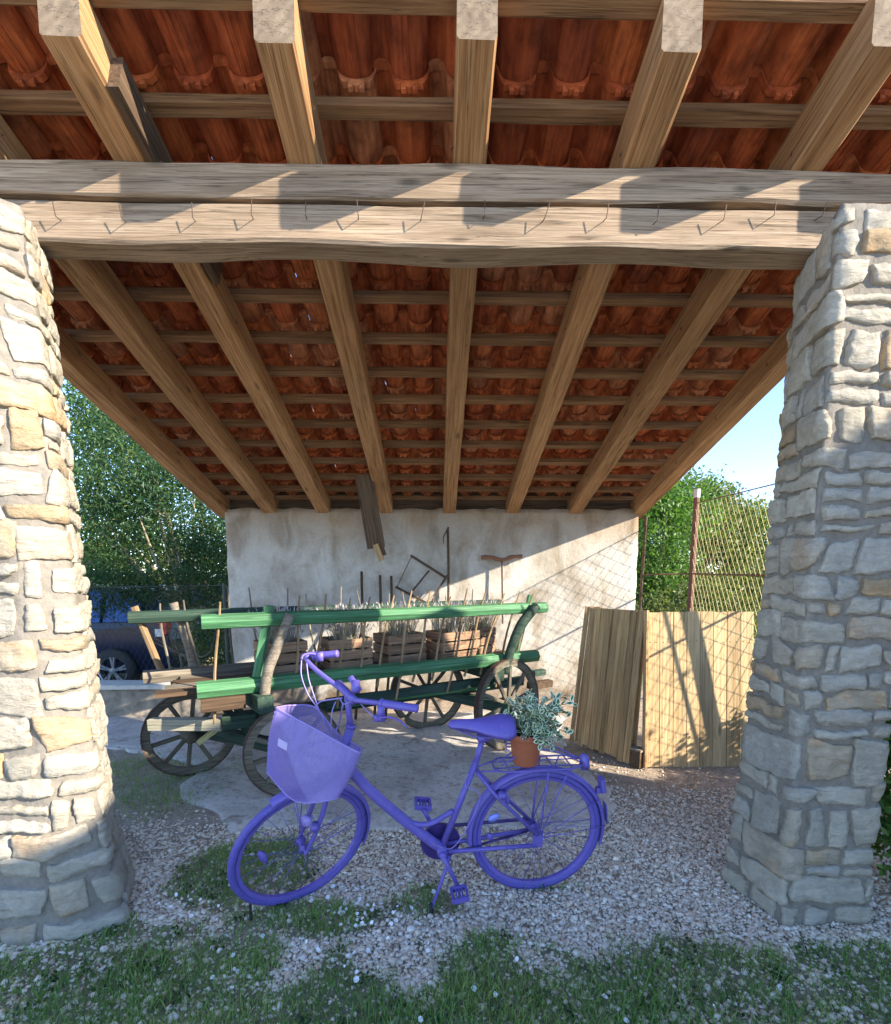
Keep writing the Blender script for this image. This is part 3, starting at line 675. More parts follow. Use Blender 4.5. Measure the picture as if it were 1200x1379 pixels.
mb = MB(); P = [at(603, 712, 5.93), at(604, 770, 5.93), at(603, 845, 5.93)]; mb.tube(smooth_path(P, 4), .015, 7); mb.build('handle', M['darkwood'], sc, local=False)
mb = MB(); P = smooth_path([at(604, 710, 5.92), at(601, 716, 5.91), at(597, 724, 5.90), at(598, 733, 5.90)], 5); mb.tube(P, [.012 * (1 - .7 * i / len(P)) for i in range(len(P))], 6); mb.build('blade_tip', M['iron'], sc, local=False)
mb = MB(); P = smooth_path([at(603, 775, 5.9), at(596, 785, 5.88), at(587, 800, 5.87), at(577, 818, 5.86)], 5); mb.tube(P, [.018 * (1 - .6 * i / len(P)) for i in range(len(P))], 6); mb.build('blade', M['iron'], sc, local=False)
sw = empty('bow_saw', at(575, 790, 5.9), (0, 0, 0), 'old wooden frame saw hanging on the plastered wall left of the scythe', 'saw')
beam('saw_arm', at(553, 748, 5.93), at(602, 779, 5.93), .03, .045, M['darkwood'], sw, up=(0, 1, 0))
beam('saw_arm', at(533, 790, 5.94), at(574, 812, 5.94), .025, .035, M['darkwood'], sw, up=(0, 1, 0))
beam('saw_stretcher', at(578, 768, 5.945), at(552, 800, 5.945), .02, .02, M['darkwood'], sw, up=(0, 1, 0))
mb = MB(); mb.tube([at(554, 750, 5.92), at(534, 792, 5.92)], .005, 5); mb.build('saw_blade', M['iron'], sw, local=False)
mb = MB(); mb.tube([at(600, 782, 5.92), at(574, 812, 5.92)], .004, 5); mb.build('tension_cord', M['stick'], sw, local=False)
au = empty('auger', at(676, 815, 5.95), (0, 0, 0), 'rusty hand auger with a wooden cross handle standing at the wall', 'hand auger')
curv = smooth_path([at(648, 751, 5.92), at(660, 750, 5.92), at(676, 754, 5.92), at(690, 750, 5.92), at(703, 749, 5.92)], 5); mb = MB(); mb.tube(curv, [.022 + .004 * math.sin(i) for i in range(len(curv))], 8); mb.build('cross_handle', simple('reddish_handle', (.2, .09, .045), .7), au, local=False)
mb = MB(); mb.tube([at(676, 754, 5.92), at(677, 840, 5.9)], .010, 6); mb.build('stem', M['iron'], au, local=False)
hb = empty('hanging_board', at(503, 700, 5.3), (0, 0, 0), 'dark broken board hanging down from the rafters before the wall', 'board')
beam('board', at(490, 640, 5.25), at(507, 738, 5.3), .05, .19, M['darkwood'], hb, up=(1, 0, 0))
beam('splintered_end', at(506, 733, 5.27), at(514, 755, 5.28), .03, .06, M['slat'], hb, up=(1, 0, 0)); beam('splintered_end', at(512, 733, 5.3), at(517, 748, 5.3), .03, .05, M['darkwood'], hb, up=(1, 0, 0))

# ------------------------------------------------------------------ board panels at the right
pn = empty('board_panel', (2.15, 3.9, 0), (0, 0, 0), 'sunlit upright panel of pale vertical boards standing before the mesh fence', 'wooden panel')
xx = 1.745
for k in range(8):
    wd = .112 + random.uniform(-.004, .004); h = 1.300 + random.uniform(-.006, .006)
    beam('board', (xx + wd / 2, 3.86 + random.uniform(-.002, .002), .01), (xx + wd / 2, 3.98, h), .024, wd - .004, M['plank'], pn, up=(1, 0, 0), wob=.0015, seg=.3); xx += wd
for z in (.25, 1.05): beam('cross_batten', (1.76, 3.915 + z * .09, z), (2.58, 3.915 + z * .09, z), .03, .08, M['slat'], pn)
beam('edge_board', (1.728, 3.84, .01), (1.735, 3.95, 1.315), .06, .02, M['slat'], pn, up=(1, 0, 0), wob=.002)
for z in (.25, 1.05):
    for k in range(8):
        for dx in (-.025, .028):
            mb = MB(); P = Vector((1.745 + .112 * (k + .5) + dx, 3.86 + .12 * (z / 1.3) - .0135, z + random.uniform(-.012, .012))); mb.tube([(0, .004, 0), (0, -.0015, 0)], .0035, 6); mb.build('nail', M['iron'], pn, wmat(pn).inverted() @ Matrix.Translation(P))
def lean_panel(b0, b1, t0, t1, n, label, seed):
    rr = random.Random(seed); b0, b1, t0, t1 = map(Vector, (b0, b1, t0, t1)); pr = empty('leaning_panel', (b0 + b1) / 2, (0, 0, 0), label, 'wooden panel')
    wd = (b1 - b0).length / n; up = (b1 - b0).normalized()
    nrm_ = (t0 - b0).cross(up).normalized()
    for k in range(n):
        s_ = (k + .5) / n; a = b0.lerp(b1, s_) + nrm_ * rr.uniform(-.006, .006); b_ = t0.lerp(t1, s_) + nrm_ * rr.uniform(-.006, .006); a.z += rr.uniform(0, .015)
        a = a + (b_ - a).normalized() * rr.uniform(-.01, .025); beam('board', a, b_, .018, wd * .95, M['slat'], pr, up=up, wob=.002, seg=.3)
    return pr
lean_panel((1.33, 4.38, .01), (1.62, 3.90, .01), (1.42, 4.42, 1.30), (1.735, 3.98, 1.31), 9, 'brown panel of narrow boards leaning in front of the other stacked panels', 4)
lean_panel((1.43, 4.42, .01), (1.705, 3.97, .01), (1.50, 4.46, 1.30), (1.775, 4.02, 1.30), 8, 'second brown panel sandwiched behind the front leaning panel', 5)
lean_panel((1.27, 4.48, .0), (1.40, 4.44, .0), (1.40, 4.52, 1.31), (1.53, 4.47, 1.31), 3, 'narrow far panel of boards at the left end of the leaning stack', 6)
bk = empty('block', (1.70, 3.93, 0), (0, 0, .2), 'small dark wooden block on the ground between the panels', 'wooden block')
beam('block_body', (1.655, 3.86, .075), (1.72, 3.90, .075), .09, .15, M['darkwood'], bk); beam('block_top', (1.65, 3.855, .157), (1.725, 3.905, .157), .10, .014, M['greywood'], bk)

# ------------------------------------------------------------------ chain-link fences
def chainlink(origin, d, L, H, cell, r, z0=0., wave=0., m=1.9):
    """real wires, two crossing families of thin prisms"""
    d = Vector(d).normalized(); nrm_ = Vector((-d.y, d.x, 0)); V = []; Fc = []
    k = cell * math.sqrt(2)
    for fam in (1, -1):
        s0 = -H / m if fam == 1 else 0; s1 = L if fam == 1 else L + H / m
        s_ = s0
        while s_ < s1:
            # line u = s_ + fam*t , z = t
            ta = max(0, (-s_ * m) if fam == 1 else (s_ - L) * m); tb = min(H, (L - s_) * m if fam == 1 else s_ * m)
            if tb - ta > .02:
                a = Vector(origin) + d * (s_ + fam * ta / m) + Vector((0, 0, z0 + ta)); b_ = Vector(origin) + d * (s_ + fam * tb / m) + Vector((0, 0, z0 + tb))
                sg = max(1, int((tb - ta) / .25)); base = len(V)
                ax = (b_ - a).normalized(); u = ax.cross(nrm_).normalized()
                for i in range(sg + 1):
                    p = a.lerp(b_, i / sg); p = p + nrm_ * (fam * r * .9 + wave * noise.noise(p * 1.5))
                    for q in range(3):
                        an = 2 * PI * q / 3; V.append(p + (u * math.cos(an) + nrm_ * math.sin(an)) * r)
                for i in range(sg):
                    for q in range(3): Fc.append((base + i * 3 + q, base + i * 3 + (q + 1) % 3, base + (i + 1) * 3 + (q + 1) % 3, base + (i + 1) * 3 + q))
            s_ += k
    return V, Fc
rf = empty('mesh_fence', (3.1, 4.2, 0), (0, 0, 0), 'tall rusty chain-link fence on posts to the right of the shed', 'fence')
V, Fc = chainlink((3.1, 5.84, 0), (0, -1, 0), 4.0, 2.42, .055, .0022, .03, .03); tag(link('wire_mesh', mesh_of(V, Fc), M['wire'], rf), kind='stuff')
mb = MB(); mb.tube([(3.1, 5.86, -.1), (3.12, 5.86, 2.52)], .034, 10); mb.build('post', M['rust'], rf, local=False)
mb = MB(); mb.tube([(3.12, 5.86, 2.52), (3.12, 5.86, 2.62)], .036, 10); mb.build('post_cap', simple('pale_cap', (.55, .55, .56), .6), rf, local=False)
mb = MB(); mb.tube([(3.08, 3.445, -.1), (3.08, 3.37, 2.5)], .010, 8); mb.build('post', M['rust'], rf, local=False)
beam('prop_post', (3.14, 3.485, -.05), (3.13, 3.455, 2.4), .06, .042, M['darkwood'], rf, up=(1, 0, 0))
for z, r in ((2.45, .006), (1.615, .011), (.05, .004)):
    mb = MB(); mb.tube([(3.1, 5.86, z), (3.11, 4.4, z - .015), (3.1, 3.1, z), (3.1, 1.85, z)], r, 6); mb.build('rail', M['rust'], rf, local=False)
sf = empty('corner_fence', (2.8, 5.95, 0), (0, 0, 0), 'narrow strip of fence closing the gap between plastered wall and tall post', 'fence')
V, Fc = chainlink((2.56, 6.02, 0), (.56, -.16, 0), .58, 2.2, .055, .0015, .03, .0); tag(link('wire_mesh', mesh_of(V, Fc), M['wire_dark'], sf), kind='stuff')
mb = MB(); mb.tube([(2.545, 6.06, -.1), (2.60, 6.05, 2.32)], .02, 8); mb.build('post', M['darkwood'], sf, local=False)
mb = MB(); mb.tube([(2.58, 6.03, 1.6), (3.1, 5.86, 1.615)], .010, 6); mb.build('rail', M['rust'], sf, local=False)
lf = empty('garden_fence', (-4.3, 6.1, 0), (0, 0, 0), 'dark wire fence behind the low wall in front of the parked car', 'fence')
V, Fc = chainlink((-7.0, 5.95, 0), (1, 0.03, 0), 4.4, 1.65, .05, .0014, -.18, .01); tag(link('wire_mesh', mesh_of(V, Fc), M['wire_dark'], lf), kind='stuff')
for x in (-2.62, -4.6, -6.6):
    mb = MB(); mb.tube([(x, 6.02, -.3), (x, 6.02, 1.50)], .025, 8); mb.build('post', M['wire_dark'], lf, local=False)
for z in (1.47, .95): 
    mb = MB(); mb.tube([(-7, 5.97, z), (-4.8, 6.0, z - .03), (-2.6, 6.02, z)], .006, 6); mb.build('tension_wire', M['wire_dark'], lf, local=False)

# ------------------------------------------------------------------ parked car
car = empty('parked_car', (-5.6, 8.1, -.2), (0, 0, 0), 'dark parked estate car seen through the fence left of the cart', 'car')
prof = [(-4.15, .12), (-4.06, .30), (-4.06, .62), (-4.12, .90), (-4.22, 1.18), (-4.45, 1.36), (-5.0, 1.43), (-6.2, 1.44), (-6.9, 1.36), (-7.6, 1.0), (-8.5, .86), (-8.75, .66), (-8.8, .3), (-8.7, .1)]
v = []; f = []; n = len(prof)
for yy, ins in ((7.42, .10), (7.36, 0), (7.36, 0), (9.1, 0), (9.16, .08)):
    for (x, z) in prof:
        up_ = max(0, (z - .85)) * .22
        v.append((x + (ins * .3 if x < -6 else -ins * .3), yy + (up_ if yy < 8 else -up_), z - .02))
for r in range(4): f += [(r * n + i, r * n + (i + 1) % n, (r + 1) * n + (i + 1) % n, (r + 1) * n + i) for i in range(n)]
f += [tuple(range(n))[::-1], tuple(4 * n + i for i in range(n))]
link('body', mesh_of(v, f), M['carpaint'], car)
for pts in ([(-4.42, .90), (-4.52, 1.20), (-4.70, 1.30), (-5.0, 1.33), (-5.05, .88)], [(-5.1, .88), (-5.08, 1.34), (-5.95, 1.36), (-6.0, .87)], [(-6.1, .87), (-6.06, 1.36), (-6.6, 1.30), (-7.3, .95), (-7.3, .87)]):
    vv = [(x, 7.345 + max(0, z - .85) * .22, z) for x, z in pts]; vv += [(x, y + .03, z) for x, y, z in vv]; k = len(pts)
    link('side_window', mesh_of(vv, [tuple(range(k))] + [(i, (i + 1) % k, (i + 1) % k + k, i + k) for i in range(k)]), M['carglass'], car)
mb = MB(); mb.box((-4.14, 7.40, .80), (.10, .16, .2)); mb.build('tail_light', M['redlamp'], car, local=False)
mb = MB(); mb.box((-4.20, 7.385, .73), (.10, .16, .12)); mb.build('light_lens', M['whitelamp'], car, local=False)
mb = MB(); mb.box((-4.12, 8.2, .32), (.16, 1.75, .2)); mb.build('bumper', M['carpaint'], car, local=False)
for wx in (-4.93, -7.75):
    we = empty('wheel'); we.parent = car; we.matrix_basis = wmat(car).inverted() @ Matrix.Translation((wx, 7.38, .14))
    mb = MB(); mb.lathe([(.22, -.07), (.30, -.075), (.335, -.05), (.34, 0), (.335, .1), (.22, .11)], 'y', 28); mb.build('tyre', M['dark'], we, smooth=True)
    mb = MB(); mb.lathe([(.225, -.065), (.205, -.05), (.2, .05)], 'y', 28)
    for k in range(5):
        for e in (-.13, .13):
            a = 2 * PI * k / 5 + .3; d = Vector((math.cos(a + e), 0, math.sin(a + e))); Mx, L = frame(Vector((math.cos(a) * .03, -.04, math.sin(a) * .03)), d * .212 + Vector((0, -.05, 0)), (0, 1, 0))
            mb.add([Mx @ Vector(q.co) for q in beam_mesh(L, .03, .035, 1, 0).vertices], [tuple(p.vertices) for p in beam_mesh(L, .03, .035, 1, 0).polygons])
    mb.lathe([(.0, -.075), (.05, -.07), (.055, -.03)], 'y', 14); mb.build('rim', M['alloy'], we)

# ------------------------------------------------------------------ foliage
def leaves(P, size, up=.35, asp=.5, droop=0.):
    n = len(P); d = rng.normal(size=(n, 3)); d[:, 2] -= droop; d /= np.linalg.norm(d, axis=1)[:, None]
    s = rng.normal(size=(n, 3)); s -= (s * d).sum(1)[:, None] * d; s /= np.linalg.norm(s, axis=1)[:, None]
    nn = np.cross(d, s); sz = size * rng.uniform(.6, 1.3, n)[:, None]
    base = P - d * sz * .5; tip = P + d * sz * .5; l = P + s * sz * asp * .5 + nn * sz * .08; r = P - s * sz * asp * .5 + nn * sz * .08
    V = np.stack([base, l, tip, r], 1).reshape(-1, 3); i = np.arange(n)[:, None] * 4
    T = np.concatenate([i + [0, 1, 2], i + [0, 2, 3]]); rn = np.repeat(rng.random(n), 4)
    return V, T, rn
def crown_points(blobs, n, clump=.28, per=26):
    """blobs: (centre, radii, weight); leaves gather in clumps near the outside"""
    wts = np.array([b_[2] for b_ in blobs], float); wts /= wts.sum(); out = []; cl = []
    for (c, r, _), w_ in zip(blobs, wts):
        k = int(n * w_ / per); d = rng.normal(size=(k, 3)); d /= np.linalg.norm(d, axis=1)[:, None]; rad = rng.uniform(.35, 1.05, k) ** .6
        cen = np.array(c) + d * rad[:, None] * np.array(r); q = np.repeat(cen, per, 0); q = q + rng.normal(size=q.shape) * clump * rng.uniform(.4, 1, (len(q), 1)) * np.array([1, 1, .7]); out.append(q)
        cl.append(np.repeat(rng.random(k), per))
    return np.concatenate(out), np.concatenate(cl)
def tree(name, base, blobs, n, size, mat, label, cat='tree', group=None, clump=.28, limbs=7, tr=.12, bark=None, droop=0., asp=.5, per=26):
    base = Vector(base); root = empty(name, base, (0, 0, 0), label, cat, group)
    P, cl = crown_points(blobs, n, clump, per); V, T, rn = leaves(P, size, droop=droop, asp=asp)
    rn = np.clip(rn * .55 + np.repeat(cl, 4) * .45, 0, 1)
    link('crown', np_mesh(V, T, {'rnd': rn}), mat, root)
    mb = MB(); top = Vector(blobs[0][0]); fork = base.lerp(top, .45)
    mb.tube(smooth_path([base, base.lerp(fork, .5) + Vector((.06, 0, 0)), fork], 4), [tr * (1 - .05 * i) for i in range(9)], 8)
    for k in range(limbs):
        c, r, _ = blobs[k % len(blobs)]; e = Vector(c) + Vector([random.uniform(-.7, .7) * q for q in r]); mid = fork.lerp(e, .5) + Vector((random.uniform(-.2, .2), random.uniform(-.2, .2), -.15))
        P_ = smooth_path([fork, mid, e], 5); mb.tube(P_, [tr * .5 * (1 - .085 * i) for i in range(len(P_))], 6)
    mb.build('trunk', bark or M['bark'], root, smooth=True, local=False); return root
M['bark'] = simple('bark', (.13, .10, .07), .95, 0, .4, 12, 1.)
M['bark_pale'] = simple('pale_bark', (.28, .23, .15), .95, 0, .3, 12, 1.)
tree('willow_tree', (-3.9, 7.6, -.2), [((-3.8, 7.5, 2.6), (.9, .7, .9), 3), ((-3.2, 7.3, 2.0), (.6, .5, .6), 2), ((-4.6, 7.2, 3.4), (.9, .6, 1.0), 3), ((-5.0, 7.4, 2.2), (.7, .5, .8), 2)], 24000, .075, M['leaf_dark'],
     'dark blue green drooping tree hanging over the fence beside the shed wall', clump=.22, limbs=9, tr=.09, droop=.6, asp=.28, bark=M['bark_pale'])
tree('broadleaf_tree', (-4.6, 9.6, -.2), [((-4.6, 9.6, 2.6), (1.6, 1., 1.4), 3), ((-6.2, 9.8, 3.2), (1.5, 1., 1.6), 3), ((-3.4, 9.6, 1.7), (1.1, .9, .9), 2), ((-5.4, 10, 4.6), (1.6, 1, 1.2), 2)], 26000, .075, M['leaf_sunny'],
     'sunlit yellow green tree behind the dark drooping one', clump=.3, limbs=10, tr=.12, bark=M['bark_pale'])
tree('broadleaf_tree', (-7.6, 10.5, -.2), [((-7.6, 10.5, 3.4), (1.8, 1.2, 2.2), 3), ((-6.2, 11, 5.2), (1.6, 1.2, 1.4), 2)], 14000, .10, M['leaf_bright'], 'green tree farthest left beyond the parked car', clump=.35, tr=.14)
tree('shrub', (-3.5, 6.5, -.2), [((-3.4, 6.45, 1.45), (.75, .22, .28), 3), ((-4.5, 6.45, 1.4), (.8, .22, .33), 3), ((-2.9, 6.5, .9), (.3, .2, .6), 1)], 15000, .05, M['leaf_dark'], 'low feathery green shrub spilling over the wire fence above the car', 'shrub', clump=.12, limbs=6, tr=.03, asp=.25, droop=.3)
tree('shrub', (-3.2, 7.0, -.2), [((-3.1, 7.0, .6), (.45, .3, .6), 3)], 4500, .06, M['leaf_sunny'], 'yellow green bush between the car and the shed wall', 'shrub', clump=.14, limbs=5, tr=.03)
# right-hand side
tree('acacia_tree', (4.1, 9.3, 0), [((4.05, 9.2, 2.3), (.75, .7, 1.15), 3), ((4.0, 9.4, 1.1), (.9, .6, .9), 2), ((4.9, 9.7, 2.9), (.7, .6, .6), 1.2)], 17000, .085, M['leaf_bright'],
     'bright green tree just right of the shed wall behind the thin post', clump=.2, limbs=8, tr=.08)
tree('broadleaf_tree', (6.2, 11.6, 0), [((6.1, 11.6, 3.1), (.95, .8, .75), 3), ((6.4, 11.5, 1.9), (1.5, .8, 1.), 2), ((5.0, 11.9, 2.9), (.6, .6, .7), 1)], 15000, .10, M['leaf_olive'], 'rounded olive green tree with its crown against the blue sky', clump=.25, tr=.12)
tree('broadleaf_tree', (7.6, 12.2, 0), [((7.7, 12.2, 2.6), (1.1, .9, .8), 3), ((8.6, 12, 2.0), (1.4, .8, 1.), 2)], 12000, .10, M['leaf_sunny'], 'lower yellowish tree seen through the tall mesh fence', clump=.28, tr=.12)
tree('shrub', (4.6, 8.2, 0), [((4.5, 8.2, .8), (1.1, .4, .7), 3), ((6.2, 8.6, 1.1), (1.1, .5, .9), 3)], 15000, .07, M['leaf_olive'], 'olive coloured thicket behind the mesh fence beside the stacked panels', 'shrub', clump=.18, limbs=8, tr=.04)
P, cl = crown_points([((x, 19 + rng.normal() * 1.5, 1.3), (2.2, 1.2, 1.7), 1) for x in range(-26, 34, 3)], 30000, .5, 26); V, T, rn = leaves(P, .28)
tag(link('distant_wood', np_mesh(V, T, {'rnd': rn}), M['leaf_olive']), 'far line of trees closing the view behind the shed', 'trees', kind='stuff')
# shade giver: the tall hedge standing to the right of the photographer
hz = [(4.9, y, 1.85) for y in np.arange(-2.6, 1.75, .7)]
P, cl = crown_points([((x, y, z), (.55, .5, 1.85), 1) for x, y, z in hz], 15000, .16, 26); V, T, rn = leaves(P, .12)
hd = empty('tall_hedge', (4.9, -3, 0), (0, 0, 0), 'tall dense hedge right of the pillar, shading the foreground', 'hedge')
link('crown', np_mesh(V, T, {'rnd': rn}), M['leaf_dark'], hd)
v = []; f = []; ny, nz_ = 60, 14
for sx in (-1, 1):
    for j in range(nz_ + 1):
        for i in range(ny + 1):
            y = -2.9 + 4.75 * i / ny; z = 3.78 * j / nz_; v.append((4.9 + sx * (.42 + .12 * noise.noise(Vector((y * 2, z * 2, sx * 5)))) * (1 if j < nz_ else .35), y, z + (.10 * noise.noise(Vector((y * 2.5, 0, 0))) if j == nz_ else 0)))
A = (ny + 1) * (nz_ + 1)
for j in range(nz_):
    for i in range(ny): q = (j * (ny + 1) + i, j * (ny + 1) + i + 1, (j + 1) * (ny + 1) + i + 1, (j + 1) * (ny + 1) + i); f += [q, tuple(k + A for k in q[::-1])]
for i in range(ny): q = nz_ * (ny + 1) + i; f.append((q, q + 1, q + 1 + A, q + A))
for j in range(nz_):
    for i in (0, ny): q = j * (ny + 1) + i; f.append((q, q + ny + 1, q + ny + 1 + A, q + A))
link('solid_core', mesh_of(v, f), simple('hedge_core', (.03, .045, .02), .95, 0, .4, 8, 1.), hd)  # solid filler added inside the hedge so sunlight does not leak through
for i in range(4):
    y = 2.75 + i * .33
    tree('shrub', (3.55, y, 0), [((3.6, y, .55), (.25, .25, .42), 1)], 2600, .05, M['leaf_bright'], 'low shrub outside the fence behind the right pillar, ' + ['nearest the pillar', 'second from the pillar', 'third from the pillar', 'farthest from the pillar'][i], 'shrub', 'low shrubs outside the fence', clump=.08, limbs=4, tr=.02)
tree('shrub', (2.36, 2.25, 0), [((2.38, 2.28, .55), (.22, .22, .5), 3), ((2.28, 2.2, .9), (.14, .12, .22), 1)], 3000, .055, M['leaf_bright'], 'leafy shrub at the outer side of the right stone pillar', 'shrub', clump=.09, limbs=8, tr=.018)

# ------------------------------------------------------------------ bicycle
u_ = Vector((-.995, -.099, 0)); ry = math.atan2(u_.y, u_.x)
LEAN = math.radians(6)
bike = empty('bicycle', (.497, 2.335, -.006), (0, 0, 0), 'violet painted ladies bicycle with wire basket standing on its kickstand', 'bicycle')
bike.matrix_basis = Matrix.Translation((.497, 2.335, -.004)) @ Matrix.Rotation(ry, 4, 'Z') @ Matrix.Rotation(-LEAN, 4, 'X')
BW = wmat(bike); BI = BW.inverted()
def bp(name, mb, mat=None, smooth=True, parent=None, Mx=None): return mb.build(name, mat or M['violet'], parent or bike, Mx, smooth)
# local axes: x forward, y to the left (towards the viewer), z up
BBK, RH_, SC = Vector((.48, 0, .272)), Vector((0, 0, .334)), Vector((.325, 0, .702))
HT, HB = Vector((.905, 0, .93)), Vector((.985, 0, .655))
mb = MB(); P = smooth_path([Vector((.935, 0, .755)), Vector((.84, 0, .625)), Vector((.70, 0, .475)), Vector((.57, 0, .35)), BBK], 6)
mb.tube(P, .026, 14); bp('main_tube', mb)
mb = MB(); P = smooth_path([Vector((.70, 0, .470)), Vector((.61, 0, .415)), Vector((.53, 0, .415)), Vector((.425, 0, .475))], 6); mb.tube(P, .014, 10); bp('brace_tube', mb)
mb = MB(); mb.tube([BBK, SC + Vector((-.006, 0, .03))], .016, 12); bp('seat_tube', mb)
mb = MB(); mb.tube([SC, Vector((.292, 0, .84))], .0145, 12); bp('seat_post', mb)
mb = MB(); mb.tube([HT, HB], .021, 12); mb.tube([HT, HT + (HT - HB).normalized() * .012], .025, 12); mb.tube([HB, HB - (HT - HB).normalized() * .012], .025, 12); bp('head_tube', mb)
mb = MB(); mb.tube([BBK + Vector((0, -.045, 0)), BBK + Vector((0, .045, 0))], .026, 14); bp('bottom_bracket', mb)
for s in (-1, 1):
    mb = MB(); mb.tube([BBK + Vector((-.03, s * .03, .0)), RH_ + Vector((.02, s * .062, -.035))], .011, 10); bp('chain_stay', mb)
    mb = MB(); mb.tube([SC + Vector((-.01, s * .016, -.02)), SC + Vector((-.09, s * .05, -.12)), RH_ + Vector((.015, s * .062, .02))], .0095, 10); bp('seat_stay', mb)
    mb = MB(); mb.box(RH_ + Vector((.012, s * .062, -.01)), (.05, .006, .07)); bp('dropout', mb, smooth=False)
def bike_wheel(name, Wm, nsp, hubw):
    we = empty(name); we.parent = bike; we.matrix_basis = BI @ Wm
    ci = lambda R, n=72: [(R * math.cos(2 * PI * i / n), 0, R * math.sin(2 * PI * i / n)) for i in range(n)]
    mb = MB(); mb.tube(ci(.318), .0185, 10, closed=True); bp('tyre', mb, M['tyre'], parent=we)
    mb = MB(); n = 72; v = []
    for k in range(n):
        a = 2 * PI * k / n; c, s_ = math.cos(a), math.sin(a); v += [(.303 * c, -.014, .303 * s_), (.303 * c, .014, .303 * s_), (.286 * c, .009, .286 * s_), (.286 * c, -.009, .286 * s_)]
    mb.add(v, [(4 * k + i, 4 * ((k + 1) % n) + i, 4 * ((k + 1) % n) + (i + 1) % 4, 4 * k + (i + 1) % 4) for k in range(n) for i in range(4)]); bp('rim', mb, parent=we, smooth=False)
    mb = MB(); mb.lathe([(0, -hubw - .03), (.009, -hubw - .03), (.009, -hubw - .004), (.026, -hubw), (.026, -hubw + .006), (.016, -hubw + .014), (.016, hubw - .014), (.026, hubw - .006), (.026, hubw), (.009, hubw + .004), (.009, hubw + .03), (0, hubw + .03)], 'y', 16); bp('hub', mb, parent=we)
    for k in range(nsp):
        a = 2 * PI * k / nsp; sd2 = 1 if k % 2 else -1; off = .75 if (k // 2) % 2 else -.75
        mb = MB(); mb.tube([(.024 * math.cos(a + off), sd2 * (hubw - .002), .024 * math.sin(a + off)), (.29 * math.cos(a), sd2 * .003, .29 * math.sin(a))], .0013, 4); bp('spoke', mb, M['spoke'], parent=we)
    return we
M['tyre'] = simple('painted_tyre', (.095, .078, .35), .6, 0, .2, 60, .3)
M['spoke'] = simple('painted_spoke', (.16, .12, .42), .4, .3, .1, 30, 0)
rw_ = bike_wheel('rear_wheel', BW @ Matrix.Translation(RH_ + Vector((0, 0, 0))), 32, .03)
nF = Vector((-.70, 1, .345)).normalized(); xF = nF.cross(Vector((0, 0, 1))).normalized(); zF = xF.cross(nF)
if xF.x > 0: xF = -xF
yF = zF.cross(xF).normalized()
CF = Vector((-.645, 2.197, .325))
FW = Matrix(((xF.x, yF.x, zF.x, CF.x), (xF.y, yF.y, zF.y, CF.y), (xF.z, yF.z, zF.z, CF.z), (0, 0, 0, 1)))
fw_ = bike_wheel('front_wheel', FW, 28, .028)
FL = BI @ FW                                       # front wheel frame in bicycle axes
# fork, following the turned wheel
crown = FL @ Vector((-.10, 0, .345)); hbL = HB
mb = MB(); mb.tube([HB, crown.lerp(HB, .3), crown], .017, 10); bp('fork_crown', mb)
for s in (-1, 1):
    mb = MB(); P = smooth_path([FL @ Vector((-.095, s * .035, .345)), FL @ Vector((-.062, s * .052, .2)), FL @ Vector((-.03, s * .052, .08)), FL @ Vector((0, s * .048, 0))], 6)
    mb.tube(P, [.0135 * (1 - .35 * i / len(P)) for i in range(len(P))], 10); bp('fork_blade', mb)
def fender(name, Wm, a0, a1, R=.352, w_=.026, mat=None):
    n = 40; v = []; pr = [(-w_, -.016), (-w_ * .85, -.004), (-w_ * .4, .003), (0, .005), (w_ * .4, .003), (w_ * .85, -.004), (w_, -.016)]
    k = len(pr)
    for i in range(n + 1):
        a = math.radians(a0 + (a1 - a0) * i / n)
        for (y, d) in pr: v.append(((R + d) * math.cos(a), y, (R + d) * math.sin(a)))
    A = len(v)
    for i in range(n + 1):
        a = math.radians(a0 + (a1 - a0) * i / n)
        for (y, d) in pr: v.append(((R + d - .0025) * math.cos(a), y * .96, (R + d - .0025) * math.sin(a)))
    f = []
    for i in range(n):
        for j in range(k - 1): q = (i * k + j, (i + 1) * k + j, (i + 1) * k + j + 1, i * k + j + 1); f += [q, tuple(t + A for t in q[::-1])]
        for j in (0, k - 1): q = i * k + j; f.append((q, q + k, q + k + A, q + A))
    mb = MB(); mb.add(v, f); return mb.build(name, mat or M['violet'], bike, BI @ Wm, True)
fender('rear_fender', BW @ Matrix.Translation(RH_ + Vector((0, 0, .003))), -8, 196)
fender('front_fender', FW, 62, 200)
# stays
for s in (-1, 1):
    for a in (150, 176):
        an = math.radians(a); mb = MB(); mb.tube([RH_ + Vector((0, s * .06, 0)), RH_ + Vector((.352 * math.cos(an), s * .028, .352 * math.sin(an)))], .0022, 5); bp('fender_stay', mb)
    for a in (165, ):
        an = math.radians(a); mb = MB(); mb.tube([FL @ Vector((0, s * .05, 0)), FL @ Vector((.352 * math.cos(an), s * .028, .352 * math.sin(an)))], .0022, 5); bp('fender_stay', mb)
